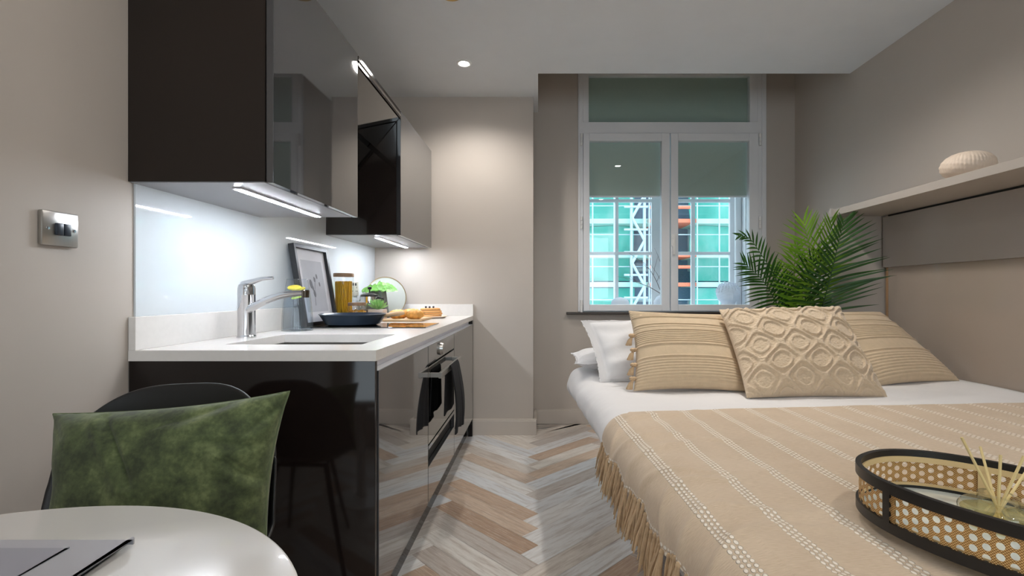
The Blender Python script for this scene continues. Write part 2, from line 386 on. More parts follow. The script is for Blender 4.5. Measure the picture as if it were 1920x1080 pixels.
# main ceiling, lowered beam toward the window wall on the kitchen side, and the raised recess over the window bay
c = MB(); c.box(XL-0.1, XR+0.1, YB-0.1, 3.018, CEIL, CEIL+0.08); c.box(XL-0.1, -0.004, 3.018, YW, CEIL, CEIL+0.08)
struct(c.build('ceiling', M['ceiling'], smooth=False))
c = MB(); c.box(-0.05, XR+0.1, 3.018, 3.05, CEIL+0.08, 2.86); c.box(-0.05, -0.004, 3.0, YW, CEIL+0.08, 2.86); c.box(-0.05, XR+0.1, 3.0, YW+0.1, 2.86, 2.92)
struct(c.build('trim_1', M['wall'], smooth=False))
struct(B(XL-0.12, XL, YB-0.1, YE+0.4, 0, CEIL+0.1).build('wall_left', M['wall'], smooth=False))
struct(B(XRW, XRW+0.14, YB-0.1, YW+0.1, 0, 2.9).build('wall_right', M['wall'], smooth=False))
c = MB(); c.box(XL-0.1, -0.75, YB-0.1, YB, 0, CEIL+0.1); c.box(1.55, XR+0.1, YB-0.1, YB, 0, CEIL+0.1); c.box(-0.75, 1.55, YB-0.1, YB, 0, 0.7); c.box(-0.75, 1.55, YB-0.1, YB, 2.2, CEIL+0.1)
struct(c.build('wall_front', M['wall'], smooth=False))
c = MB(); c.box(-0.75, -0.70, YB-0.08, YB-0.02, 0.7, 2.2); c.box(1.50, 1.55, YB-0.08, YB-0.02, 0.7, 2.2); c.box(0.375, 0.425, YB-0.08, YB-0.02, 0.7, 2.2); c.box(-0.7, 1.5, YB-0.08, YB-0.02, 0.7, 0.75); c.box(-0.7, 1.5, YB-0.08, YB-0.02, 2.15, 2.2)  # unseen rear window, added so daylight reaches the ceiling
struct(c.build('added_rear_window', M['winframe'], smooth=False))
struct(B(XL-0.1, -0.037, YE, YW+0.1, 0, CEIL).build('wall_end', M['wall'], smooth=False))
WX0, WX1, WZ0, WZ1 = 0.3055, 1.66, 0.835, 2.62
c = MB(); c.box(-0.04, WX0, YW, YW+0.55, 0, 2.9); c.box(WX1, XR+0.1, YW, YW+0.55, 0, 2.9)
c.box(WX0, WX1, YW, YW+0.55, 0, WZ0-0.01); c.box(WX0, WX1, YW, YW+0.55, WZ1, 2.9)
struct(c.build('wall_back', M['wall'], smooth=False))
def skirting(x0, x1, y0, y1, name):
    m = MB(); m.box(x0, x1, y0, y1, 0, 0.098, bev=0.002); m.box(x0+0.003 if x1-x0 < 0.1 else x0, x1, y0+0.003 if y1-y0 < 0.1 else y0, y1, 0.098, 0.108)
    struct(m.build(name, M['skirt'], smooth=False))
skirting(-0.455, -0.015, YE-0.016, YE, 'baseboard_end')
skirting(-0.037, -0.015, YE, YW-0.018, 'baseboard_return')
skirting(-0.015, 0.30+1.3, YW-0.018, YW, 'baseboard_back')
skirting(XL, XL+0.016, YB, 1.352, 'baseboard_left')
# architrave and sill
c = MB()
for x0, x1 in ((WX0-0.012, WX0+0.012), (WX1-0.006, WX1+0.036)):
    c.box(x0, x1, YW-0.014, YW, WZ0, WZ1+0.03, bev=0.003); c.box(x0+0.006, x1-0.006, YW-0.02, YW-0.014, WZ0, WZ1+0.03, bev=0.002)
c.box(WX0, WX1, YW-0.014, YW, WZ1, WZ1+0.03, bev=0.003)
struct(c.build('trim_2', M['winframe'], smooth=False))
struct(B(0.205, 1.74, YW-0.045, YW+0.03, 0.816, 0.833, bev=0.003).build('trim_3', M['sill'], smooth=False))

# ------------------------------------------------------------------ window_1: inner secondary glazing
YF = 3.65
k = YF/F
def wx(p): return (p-1010)*k
def wz(p): return CAMZ-(p-548)*k
win = bpy.data.objects.new('window_1', None); win.location = (0.98, YF, 0.83); C.objects.link(win); struct(win)
def framebox(x0, x1, z0, z1, t, y0, y1, bev=0.003, tb=None, tt=None):
    tb = tb or t; tt = tt or t; m = MB()
    m.box(x0, x0+t, y0, y1, z0, z1, bev=bev); m.box(x1-t, x1, y0, y1, z0, z1, bev=bev)
    m.box(x0+t, x1-t, y0, y1, z0, z0+tb, bev=bev); m.box(x0+t, x1-t, y0, y1, z1-tt, z1, bev=bev); return m
fb = MB(); fb.box(WX0+0.001, wx(1093), YF, YF+0.06, WZ0, WZ1); fb.box(wx(1421), WX1-0.001, YF, YF+0.06, WZ0, WZ1)
fb.box(wx(1093), wx(1421), YF, YF+0.06, wz(250), wz(229)); fb.box(wx(1093), wx(1421), YF+0.0, YF+0.06, WZ0, wz(583.5)); fb.box(wx(1093), wx(1421), YF, YF+0.06, wz(141)-0.0, WZ1)
fb.box(wx(1093), wx(1104), YF-0.002, YF+0.05, wz(229), wz(141), bev=0.003); fb.box(wx(1406), wx(1421), YF-0.002, YF+0.05, wz(229), wz(141), bev=0.003)
fb.build('window_frame', M['winframe'], win, smooth=False)
for (a, b, pa, pb) in ((1093.5, 1255.2, 1105, 1240), (1257, 1421, 1271, 1404)):
    sx0, sx1, sz0, sz1 = wx(a), wx(b), wz(583), wz(250.5)
    m = MB(); y0, y1 = YF-0.012, YF+0.04
    m.box(sx0, wx(pa), y0, y1, sz0, sz1, bev=0.003); m.box(wx(pb), sx1, y0, y1, sz0, sz1, bev=0.003)
    m.box(wx(pa), wx(pb), y0, y1, sz0, wz(571), bev=0.003); m.box(wx(pa), wx(pb), y0, y1, wz(265), sz1, bev=0.003)
    sash = m.build('window_sash', M['winframe'], win, smooth=False)
    B(wx(pa), wx(pb), YF+0.012, YF+0.016, wz(571), wz(265)).build('pane', M['pane'], sash, smooth=False)
B(wx(1104), wx(1406), YF+0.02, YF+0.024, wz(229), wz(141)).build('pane', M['pane'], win, smooth=False)
hm = MB(); hm.box(wx(1258), wx(1266), YF-0.022, YF-0.012, wz(462), wz(440), bev=0.003); hm.box(wx(1260), wx(1264), YF-0.035, YF-0.018, wz(478), wz(446), bev=0.003)
hm.build('window_handle', M['white'], win)
for hx in (1090, 1423.5):
    for hy in (263, 418, 574):
        m = MB(); z = wz(hy); x = wx(hx)
        for dz in (-0.03, 0.0, 0.03): m.lathe([(0.0, dz-0.014), (0.009, dz-0.014), (0.009, dz+0.014), (0, dz+0.014)], (x, YF-0.018, z), seg=12)
        m.build('hinge', M['white'], win)
# blinds behind the inner glass
def blind(x0, x1, z0, z1, label):
    t = thing('roller_blind', ((x0+x1)/2, YF+0.05, z0), label, 'blind', None)
    m = MB(); m.box(x0, x1, YF+0.048, YF+0.051, z0+0.01, z1); m.build('blind_cloth', M['blind'], t, smooth=False)
    B(x0, x1, YF+0.044, YF+0.054, z0, z0+0.014, bev=0.004).build('bottom_bar', M['winframe'], t)
# (cloth hangs between inner and outer glazing)
blind(wx(1104), wx(1241.5), wz(368), wz(262), 'grey green roller blind half drawn in left casement of the window')
blind(wx(1270), wx(1405.5), wz(368), wz(262), 'grey green roller blind half drawn in right casement of the window, above palm')
blind(wx(1103), wx(1407), wz(230), wz(139), 'wide dark green blind fully covering the top light above the two casements')
# reveal liner and outer sash window
YO = 4.1
c = MB(); c.box(WX0, WX0+0.01, YF+0.062, YO+0.05, WZ0, WZ1); c.box(WX1-0.012, WX1-0.002, YF+0.062, YO+0.05, WZ0, WZ1); c.box(WX0+0.01, WX1-0.012, YF+0.062, YO+0.05, WZ0-0.008, WZ0+0.012)
c.box(1.60, 1.648, 3.98, 4.02, WZ0+0.012, WZ1, bev=0.01); c.box(1.625, 1.648, 3.86, 3.9, WZ0+0.012, WZ1, bev=0.01)
struct(c.build('trim_4', M['winframe'], smooth=False))
ow = bpy.data.objects.new('window_2', None); ow.location = (0.98, YO, WZ0); C.objects.link(ow); struct(ow)
ko = YO/F
def ox(p): return (p-1010)*ko
def oz(p): return CAMZ-(p-548)*ko
m = MB(); z0, z1 = WZ0+0.012, WZ1
m.box(WX0+0.01, ox(1106), YO, YO+0.04, z0, z1, bev=0.004); m.box(ox(1222), ox(1243), YO, YO+0.04, z0, z1, bev=0.004); m.box(ox(1369), WX1-0.012, YO, YO+0.04, z0, z1, bev=0.004)
m.box(ox(1154), ox(1160), YO+0.005, YO+0.03, z0, z1, bev=0.003); m.box(ox(1296.5), ox(1304), YO+0.005, YO+0.03, z0, z1, bev=0.003)
m.box(WX0+0.01, WX1-0.012, YO+0.003, YO+0.032, oz(478), oz(472), bev=0.003)
m.box(WX0+0.01, WX1-0.012, YO+0.003, YO+0.032, oz(379), oz(373), bev=0.003); m.box(WX0+0.01, WX1-0.012, YO, YO+0.04, z0, z0+0.03, bev=0.003)
m.build('window_frame', M['winframe'], ow, smooth=False)
B(WX0+0.02, WX1-0.02, YO+0.016, YO+0.019, z0, z1).build('pane', M['pane'], ow, smooth=False)

# ------------------------------------------------------------------ things standing between the two windows
SZ = WZ0+0.0125
def statue(px, top, wd, label, name='statue'):
    Y = 3.9; x = (px-1010)*Y/F; h = (CAMZ-(top-548)*Y/F)-SZ
    t = thing(name, (x, Y, SZ), label, 'statue'); m = MB(); H = h
    # base/neck + head as one lathe-shaped grid with a face relief
    def head(u, v):
        th = u*2*PI; z = v*H
        pr = [(0, .30), (.10, .27), (.18, .24), (.26, .26), (.36, .36), (.55, .42), (.70, .41), (.84, .32), (.93, .18), (1.0, .0)]
        r = 0
        for (a, ra), (b, rb) in zip(pr, pr[1:]):
            if a <= v <= b: r = ra+(rb-ra)*(v-a)/(b-a); break
        r *= H
        X, Yv = r*math.sin(th), -r*math.cos(th)*1.1
        fr = max(0, math.cos(th))
        if 0.34 < v < 0.62:
            Yv -= H*0.10*max(0, 1-abs(math.sin(th))*7)*(1-(v-0.38)/0.26 if v > 0.38 else 0.4)*fr     # nose
            Yv += H*0.04*math.exp(-((abs(math.sin(th))-0.35)/0.12)**2)*math.exp(-((v-0.56)/0.03)**2)*fr
        if 0.28 < v < 0.36: Yv -= H*0.03*max(0, 1-abs(math.sin(th))*3.5)*fr
        return (x+X, Y+Yv, SZ+z)
    m.grid(48, 40, head, closed_u=True); m.build('head', M['statue'], t)
    hr = MB()
    for i in range(150):
        v = 0.62+0.42*((i % 15)/15)*0.95; th = (i//15)*2*PI/10+(i % 2)*0.3
        if math.cos(th) > 0.6 and v < 0.66: continue
        rr = math.sqrt(max(0, 1-((v-0.6)/0.42)**2))*0.42*H
        hr.lathe([(0, -0.032*H), (0.03*H, 0), (0, 0.032*H)], (x+rr*math.sin(th), Y-rr*1.08*math.cos(th), SZ+v*H), seg=6)
    hr.build('curled_hair', M['statue'], t)
statue(1365, 529, 0.12, 'white serene head statue with curled hair on window ledge, right casement')
t = tag(MB().lathe([(0, 0), (0.05, 0), (0.075, 0.03), (0.07, 0.06), (0.045, 0.085), (0, 0.095)], ((1163-1010)*3.9/F, 3.9, SZ), seg=20).build('stone_ornament', M['statue']), 'small white rounded ornament on ledge behind left casement glass', 'ornament')
vx = (1243-1010)*3.9/F
vz = thing('branch_vase', (vx, 3.9, SZ), 'white round vase holding bare grey twigs, behind window centre mullion', 'vase')
MB().lathe([(0, 0), (0.04, 0), (0.068, 0.03), (0.072, 0.06), (0.05, 0.095), (0.022, 0.11), (0.022, 0.125), (0.016, 0.125), (0.016, 0.02), (0, 0.02)], (vx, 3.9, SZ), seg=28).build('vase_body', M['statue'], vz)
def twig(m, p, d, L, r, depth):
    pts = [p]; q = Vector(p); dd = Vector(d)
    for i in range(5):
        dd = (dd+Vector((random.uniform(-.2, .2), random.uniform(-.1, .1), random.uniform(-.1, .15)))).normalized(); q = q+dd*L/5; pts.append(q.copy())
        if depth and i > 0: twig(m, q.copy(), (dd+Vector((random.choice((-1, 1))*0.7, 0, 0.2))).normalized(), L*0.5, r*0.6, depth-1)
    m.tube(pts, [r*(1-0.12*i) for i in range(6)], seg=5)
for dx, dz in ((-0.62, 0.75), (-0.85, 0.6), (-0.3, 0.95)):
    m = MB(); twig(m, Vector((vx, 3.9, SZ+0.11)), Vector((dx, 0, dz)).normalized(), 0.30, 0.0035, 1); m.build('twig', M['branch'], vz)

# ------------------------------------------------------------------ outside: building being renovated behind scaffold netting
YX = 9.0; kx = YX/F
def ex(p): return (p-1010)*kx
def ez(p): return CAMZ-(p-548)*kx
bl = thing('scaffolded_building', (2.5, 10, -3), 'blue grey building across the street, wrapped in turquoise netting', 'building')
m = MB(); m.box(-3, 9, 9.9, 13, -4, 6.5); m.build('facade', M['brickout'], bl, smooth=False)
for i in range(7):
    for j in range(5):
        x = -1.6+i*1.15; z = -1.6+j*1.5
        fr = framebox(x, x+0.6, z, z+0.95, 0.06, 9.84, 9.9, bev=0).build('building_window', M['scaf'], bl, smooth=False)
        B(x+0.06, x+0.54, 9.87, 9.89, z+0.06, z+0.89).build('dark_pane', pbr('dark_pane', sl((70, 92, 120)), 0.1) if (i == 0 and j == 0) else bpy.data.materials['dark_pane'], fr, smooth=False)
sc = thing('scaffolding', (2.5, 9, -3), 'white tube scaffold with orange boards in front of the netted building', 'scaffold')
def netpanel(x0, x1, z0, z1):
    m = MB(); sd = random.random()*20
    def f(u, v):
        x = x0+u*(x1-x0); z = z0+v*(z1-z0)
        return (x, 9.35+0.10*noise.noise(Vector((x*2+sd, z*2.5, 0)))+0.05*math.sin(x*6+sd), z)
    m.grid(30, 14, f); m.build('net_sheet', M['net'], sc)
for (a, b) in ((1000, 1195), (1305, 1470)):
    for (u, v) in ((408, 340), (474, 420), (526, 482), (620, 540), (330, 240)):
        netpanel(ex(a), ex(b), ez(u), ez(v))
for y in (330, 414, 478, 533, 625):
    B(-0.6, ex(1225), 9.0, 9.8, ez(y+5), ez(y-4)).build('deck', M['band'], sc, smooth=False)
    B(ex(1300), 6.6, 9.0, 9.8, ez(y+5), ez(y-4)).build('deck', M['band'], sc, smooth=False)
    B(ex(1215), ex(1305), 8.95, 9.8, ez(y+4), ez(y-3)).build('orange_board', M['orange'], sc, smooth=False)
for y in (386, 440, 500, 562):
    MB().tube([(-0.6, 9.0, ez(y)), (6.6, 9.0, ez(y))], 0.010, 8).build('rail_tube', M['scaf'], sc)
for y in (390, 501):
    MB().tube([(ex(1215), 8.93, ez(y)), (ex(1300), 8.93, ez(y))], 0.03, 8).build('orange_rail', M['orange'], sc)
for x in (1110, 1150, 1182, 1206, 1215, 1296, 1304, 1345, 1385, 1440):
    MB().tube([(ex(x), 8.9, -3), (ex(x), 8.9, 4.2)], 0.028 if x in (1182, 1206, 1296) else 0.014, 8).build('pole', M['scaf'], sc)
for i in range(9):
    a, b = (1183, 1206) if i % 2 else (1206, 1183)
    y = 620-i*42
    MB().tube([(ex(a), 8.88, ez(y)), (ex(b), 8.88, ez(y-42))], 0.026, 8).build('brace', M['scaf'], sc)
    MB().tube([(ex(1168), 8.88, ez(y-20)), (ex(1212), 8.88, ez(y-20))], 0.02, 8).build('brace', M['scaf'], sc)
struct(B(-12, 16, 4.8, 30, -4.05, -4).build('floor_street', pbr('pale_paving', sl((190, 196, 200)), 0.9), smooth=False))

# ------------------------------------------------------------------ kitchen: base units
KY0, KY1 = 1.353, 3.375
FX = -0.4485          # front plane
ZT = 0.8195
def unit(name, y0, y1, label, cat='cabinet'):
    t = thing(name, ((XL+FX)/2, (y0+y1)/2, 0), label, cat)
    return t
u1 = unit('base_cabinet', 1.375, 1.99, 'gloss anthracite base cabinet under the sink, nearest the dining chair')
m = MB(); m.box(XL+0.003, FX-0.024, 1.376, 1.992, 0.12, 0.60); m.build('carcass', M['gap'], u1, smooth=False)
B(FX-0.02, FX, 1.377, 1.990, 0.122, 0.760, bev=0.0012).build('cabinet_door', M['door'], u1, smooth=False)
ep = tag(B(XL+0.003, FX-0.003, KY0, KY0+0.02, 0.0, 0.790, bev=0.001).build('end_panel', M['carcass']), 'tall dark brown gloss end panel of the kitchen base units beside the chair', 'panel')
pl = tag(B(FX-0.058, FX-0.04, 1.376, 3.33, 0.0, 0.118).build('plinth', M['carcass']), 'low dark plinth under the base cabinets along the floor', 'plinth')
# oven
u2 = unit('oven', 1.996, 2.60, 'built-in oven with black glass and steel bar handle, beneath the hob', 'oven')
B(XL+0.1, FX-0.02, 2.0, 2.596, 0.27, 0.755).build('oven_body', M['gap'], u2, smooth=False)
B(FX-0.018, FX, 1.996, 2.598, 0.684, 0.760, bev=0.001).build('control_panel', M['door'], u2, smooth=False)
B(FX-0.018, FX, 1.996, 2.598, 0.360, 0.676, bev=0.001).build('oven_door', M['hobglass'], u2, smooth=False)
B(FX-0.012, FX+0.001, 1.996, 2.598, 0.338, 0.354).build('vent_strip', M['door'], u2, smooth=False)
m = MB()
m.box(FX, -0.402, 2.025, 2.045, 0.628, 0.646, bev=0.001); m.box(FX, -0.402, 2.53, 2.55, 0.628, 0.646, bev=0.001); m.box(-0.414, -0.400, 2.025, 2.55, 0.624, 0.648, bev=0.002)
m.build('oven_handle', M['steel'], u2, smooth=False)
m = MB(); m.lathe([(0, 0), (0.029, 0), (0.027, 0.014), (0, 0.015)], (FX, 2.25, 0.722), seg=28, mat=Matrix.Rotation(PI/2, 4, 'Y')); m.build('control_knob', M['steel'], u2)
# drawer below the oven
u2b = unit('warming_drawer', 1.996, 2.60, 'low gloss drawer front directly below the oven', 'drawer')
B(FX-0.02, FX, 1.996, 2.598, 0.122, 0.268, bev=0.001).build('drawer_front', M['door'], u2b, smooth=False)
B(XL+0.1, FX-0.024, 2.0, 2.596, 0.12, 0.25).build('carcass', M['gap'], u2b, smooth=False)
u3 = unit('base_cabinet', 2.604, 3.34, 'gloss anthracite base cabinet at far end, against the end wall')
B(XL+0.003, FX-0.024, 2.605, 3.329, 0.12, 0.755).build('carcass', M['gap'], u3, smooth=False)
B(FX-0.02, FX, 2.604, 3.325, 0.122, 0.760, bev=0.001).build('cabinet_door', M['door'], u3, smooth=False)
tag(B(FX-0.03, FX-0.002, 3.331, KY1, 0, 0.790).build('filler_strip', M['carcass']), 'narrow dark filler strip between far base cabinet and end wall', 'panel')
# lit aluminium channel
ch = tag(MB().box(FX-0.03, FX-0.027, 1.374, 3.33, 0.762, 0.790).box(FX-0.03, FX-0.002, 1.374, 3.33, 0.7605, 0.7635).build('handle_channel', M['rail'], smooth=False), 'bright aluminium handle channel running under the worktop front edge', 'channel')
# worktop with sink cut-out
SX0, SX1, SY0, SY1 = -0.965, -0.545, 1.51, 1.865
wt = thing('worktop', (-0.79, 2.3, 0.79), 'white stone kitchen worktop with upstand and sink cut-out', 'worktop')
m = MB(); zb = 0.790
m.box(XL+0.001, FX, KY0, SY0, zb, ZT); m.box(XL+0.001, FX, SY1, KY1+0.003, zb, ZT)
m.box(XL+0.001, SX0, SY0, SY1, zb, ZT); m.box(SX1, FX, SY0, SY1, zb, ZT)
m.build('worktop_slab', M['worktop'], wt, smooth=False)
m = MB(); m.box(XL+0.001, XL+0.021, KY0, KY1+0.003, ZT, 0.912, bev=0.001); m.box(XL+0.021, FX, KY1-0.017, KY1+0.003, ZT, 0.898, bev=0.001)
m.build('upstand', M['worktop'], wt, smooth=False)
sk = thing('sink', (-0.75, 1.69, 0.65), 'undermounted steel sink bowl set into the white worktop', 'sink')
m = MB(); x0, x1, y0, y1, z0 = SX0-0.008, SX1+0.008, SY0-0.008, SY1+0.008, 0.63
m.box(x0, x0+0.004, y0, y1, z0, zb-0.001); m.box(x1-0.004, x1, y0, y1, z0, zb-0.001); m.box(x0, x1, y0, y0+0.004, z0, zb-0.001); m.box(x0, x1, y1-0.004, y1, z0, zb-0.001); m.box(x0, x1, y0, y1, z0-0.004, z0)
m.build('sink_bowl', M['steel'], sk, smooth=False)
MB().lathe([(0, 0), (0.04, 0), (0.042, 0.004), (0.03, 0.002), (0, 0.001)], (-0.75, 1.69, z0), seg=24).build('drain', M['chrome'], sk)
# splashback
tag(B(XL+0.0005, XL+0.006, 1.372, KY1, 0.912, 1.60).build('splashback', M['splash'], smooth=False), 'glossy pale glass splashback on wall behind the worktop', 'splashback')
# hob
hb = thing('hob', (-0.76, 2.34, ZT), 'black glass hob set in the worktop beneath the frying pan', 'hob')
B(-1.02, -0.505, 2.19, 2.487, ZT+0.0002, ZT+0.005, bev=0.001).build('glass_top', M['hobglass'], hb, smooth=False)
m = MB()
for cx in (-0.89, -0.63): m.lathe([(0.078, 0.0052), (0.0795, 0.0052), (0.0795, 0.0056), (0.078, 0.0056)], (cx, 2.36, ZT), seg=40, closed=True)
m.build('zone_ring', pbr('zone_print', sl((120, 120, 122)), 0.4), hb)

# ------------------------------------------------------------------ wall cabinets, hood
UZ0, UZ1, UX = 1.286, 1.942, -0.731
def wallcab(y0, y1, label, sidemat):
    t = thing('wall_cabinet', ((XL+UX)/2, (y0+y1)/2, UZ0), label, 'cabinet')
    m = MB(); m.box(XL+0.001, UX-0.024, y0, y1, UZ0, UZ1); m.build('cabinet_box', sidemat, t, smooth=False)
    B(XL+0.006, UX-0.026, y0+0.002, y1-0.002, UZ0-0.003, UZ0-0.0005).build('underside', M['under'], t, smooth=False)
    B(UX-0.019, UX, y0-0.001, y1-0.002, UZ0-0.004, UZ1, bev=0.001).build('cabinet_door', M['door'], t, smooth=False)
    B(UX-0.024, UX-0.019, y0+0.006, y1-0.006, UZ0+0.004, UZ1-0.004).build('door_gap', M['gap'], t, smooth=False)
    return t
wallcab(1.353, 1.984, 'dark gloss wall cabinet nearest camera, above the sink and tap', M['carcass_near'])
wallcab(2.600, 3.346, 'dark gloss wall cabinet beyond the cooker hood, next to end wall', M['carcass_up'])
def ledstrip(x, y0, y1, label, wd=0.009):
    t = thing('led_light', (x, (y0+y1)/2, UZ0-0.01), label, 'light', 'cabinet lights')
    m = MB(); m.box(x-wd-0.005, x+wd+0.005, y0-0.004, y1+0.004, UZ0-0.008, UZ0-0.003, bev=0.001); m.build('light_housing', M['rail'], t, smooth=False)
    m = MB(); m.box(x-wd, x+wd, y0, y1, UZ0-0.0095, UZ0-0.008); m.build('diffuser', M['led'], t, smooth=False)
ledstrip(-0.872, 1.42, 1.94, 'linear strip light under the near wall cabinet, above the sink')
ledstrip(-0.885, 2.68, 3.28, 'linear strip light under the far wall cabinet')
hd = thing('cooker_hood', (-0.94, 2.29, 1.3), 'black slanted glass cooker hood between the two wall cabinets', 'cooker hood')
y0, y1 = 1.99, 2.594
def prism(prof, y0, y1):
    m = MB(); a = [m.bm.verts.new((x, y0, z)) for x, z in prof]; b = [m.bm.verts.new((x, y1, z)) for x, z in prof]; n = len(prof)
    m.bm.faces.new(a); m.bm.faces.new(b[::-1])
    for i in range(n): m.bm.faces.new((a[i], b[i], b[(i+1) % n], a[(i+1) % n]))
    return m
prism([(XL+0.007, 1.46), (-0.775, 1.925), (-0.775, 1.94), (XL+0.007, 1.94)], y0, y1).build('hood_body', M['gap'], hd, smooth=False)
def slant(a, b, off, th):   # a,b in 0..1 along the slanted face
    p0 = Vector((XL+0.010, 1.452)); p1 = Vector((-0.735, 1.925)); d = p1-p0; nrm = Vector((d.y, -d.x)).normalized()
    q0 = p0+d*a+nrm*off; q1 = p0+d*b+nrm*off
    return [(q0.x, q0.y), (q1.x, q1.y), (q1.x-nrm.x*th, q1.y-nrm.y*th), (q0.x-nrm.x*th, q0.y-nrm.y*th)]
prism(slant(0.0, 0.60, 0.012, 0.008), y0+0.02, y1-0.02).build('lower_glass', M['hobglass'], hd, smooth=False)
prism(slant(0.64, 1.0, 0.012, 0.008), y0, y1).build('upper_glass', M['hobglass'], hd, smooth=False)
B(-0.748, UX, y0, y1, 1.900, 1.94, bev=0.001).build('front_strip', M['carcass'], hd, smooth=False)

# ------------------------------------------------------------------ wall switch and socket
sw = thing('wall_switch', (XL, 1.15, 1.13), 'brushed steel switch plate with dark rockers on the left wall', 'switch')
B(XL+0.0005, XL+0.012, 1.108, 1.196, 1.088, 1.168, bev=0.003).build('face_plate', M['steel'], sw)
for y in (1.137, 1.155): B(XL+0.011, XL+0.018, y, y+0.0165, 1.113, 1.141, bev=0.0015).build('rocker', pbr('blue_black_rocker', sl((34, 42, 54)), 0.3) if y < 1.14 else bpy.data.materials['blue_black_rocker'], sw)
for y in (1.120, 1.184): MB().lathe([(0, 0), (0.0036, 0), (0.0036, 0.0015), (0, 0.002)], (XL+0.012, y, 1.127), seg=12, mat=Matrix.Rotation(PI/2, 4, 'Y')).build('screw', M['chrome'], sw)
so = thing('wall_socket', (XL+0.006, 2.97, 1.0), 'satin metal double power socket on the splashback behind jars', 'socket')
B(XL+0.0065, XL+0.015, 2.90, 3.05, 0.958, 1.044, bev=0.002).build('face_plate', M['socketface'], so)
for cy in (2.937, 3.013):
    B(XL+0.0151, XL+0.0156, cy-0.003, cy+0.003, 1.004, 1.014).build('earth_slot', M['black'], so, smooth=False)
    for dy in (-0.011, 0.011): B(XL+0.0151, XL+0.0156, cy+dy-0.004, cy+dy+0.004, 0.984, 0.990).build('pin_slot', M['black'], so, smooth=False)
    B(XL+0.015, XL+0.019, cy-0.007+(0.018 if cy < 2.97 else -0.018), cy+0.007+(0.018 if cy < 2.97 else -0.018), 1.020, 1.036, bev=0.001).build('switch_rocker', M['black'], so)

# ------------------------------------------------------------------ tap
tx, ty = -1.036, 1.74
tp = thing('mixer_tap', (tx, ty, ZT), 'chrome single lever mixer tap beside the sink', 'tap')
MB().lathe([(0, 0), (0.031, 0), (0.031, 0.006), (0.028, 0.009), (0.028, 0.150), (0.0285, 0.151), (0.0285, 0.154), (0.028, 0.155), (0.028, 0.175), (0.024, 0.188), (0.012, 0.194), (0, 0.195)], (tx, ty, ZT), seg=32).build('tap_body', M['chrome'], tp)
sp0 = Vector((tx+0.012, ty-0.012, ZT+0.098)); sp1 = Vector((tx+0.212, ty-0.02, ZT+0.158))
pth = [sp0.lerp(sp1, i/10)+Vector((0, 0, 0.016*math.sin(PI*i/10))) for i in range(11)]
MB().tube(pth, [0.014-0.0004*i for i in range(11)], 16).build('spout', M['chrome'], tp)
MB().lathe([(0, -0.014), (0.0125, -0.014), (0.0135, 0.010), (0.011, 0.013), (0, 0.013)], (sp1.x+0.006, sp1.y, sp1.z-0.002), seg=20).build('aerator', pbr('dark_nickel', sl((96, 88, 78)), 0.2, metal=1.0), tp)
m = MB(); path = [(tx-0.012, ty, ZT+0.186), (tx+0.02, ty-0.004, ZT+0.196), (tx+0.06, ty-0.008, ZT+0.208), (tx+0.10, ty-0.01, ZT+0.211)]
m.tube(path, [0.014, 0.011, 0.007, 0.005], 12); m.build('lever', M['chrome'], tp)

# ------------------------------------------------------------------ carafe with lemon water
cx, cy = -1.008, 2.05
cf = thing('water_carafe', (cx, cy, ZT), 'ribbed clear glass carafe of water with lemon slices, behind tap spout', 'carafe')
H = 0.214
m = MB()
def ribbed(u, v, off=0.0):
    th = u*2*PI; r = 0.060-0.017*v*v-0.004*v+off+0.0006*math.sin(th*36)
    return (cx+r*math.cos(th), cy+r*math.sin(th), ZT+0.001+v*H)
m.grid(144, 14, lambda u, v: ribbed(u, v), closed_u=True); m.lathe([(0, 0.001), (0.060, 0.001)], (cx, cy, ZT), seg=48)
m.lathe([(0.0385, H), (0.0395, H+0.002), (0.0405, H)], (cx, cy, ZT), seg=48)
m.build('glass_body', M['carafe'], cf)
MB().lathe([(0, 0.006), (0.055, 0.006), (0.0545, 0.05), (0.050, 0.12), (0.043, 0.176), (0, 0.176)], (cx, cy, ZT), seg=40).build('water', M['water'], cf)
for i, (dx, dy, dz, mt, tl) in enumerate(((-0.008, -0.008, 0.180, 'lemon', 0.14), (0.008, -0.006, 0.172, 'lemon', -0.12), (-0.004, 0.008, 0.152, 'lime', 0.2), (0.006, -0.008, 0.143, 'lime', -0.22))):
    MB().lathe([(0, -0.002), (0.026, -0.002), (0.027, 0), (0.026, 0.002), (0, 0.002)], (cx+dx, cy+dy, ZT+dz), seg=24, mat=Matrix.Rotation(tl, 4, 'Y') @ Matrix.Rotation(0.35, 4, 'X')).build('citrus_slice', M[mt], cf)

# ------------------------------------------------------------------ framed picture leaning on the splashback
pf = thing('picture_frame', (-1.08, 2.36, ZT), 'black framed pale botanical print leaning on the splashback behind carafe', 'picture')
A0 = Vector((-1.048, 2.19, ZT+0.004)); UY = Vector((0, 0.345, 0)); UZ = Vector((-0.060, 0, 0.376)); NR = UY.cross(UZ).normalized()
if NR.x < 0: NR = -NR
def fb3(u0, u1, v0, v1, d0, d1):
    m = MB(); b = bmesh.new(); pts = []
    for d in (d0, d1):
        for u, v in ((u0, v0), (u1, v0), (u1, v1), (u0, v1)): pts.append(b.verts.new(A0+UY*u+UZ*v+NR*d))
    for ids in ((0, 1, 2, 3), (7, 6, 5, 4), (0, 4, 5, 1), (1, 5, 6, 2), (2, 6, 7, 3), (3, 7, 4, 0)): b.faces.new([pts[i] for i in ids])
    m.add(b); return m
m = MB()
for a in ((0, 0.05, 0, 1), (0.95, 1, 0, 1), (0.05, 0.95, 0, 0.045), (0.05, 0.95, 0.955, 1)):
    q = fb3(*a, -0.012, 0.014); me = bpy.data.meshes.new('t'); q.bm.to_mesh(me); m.bm.from_mesh(me)
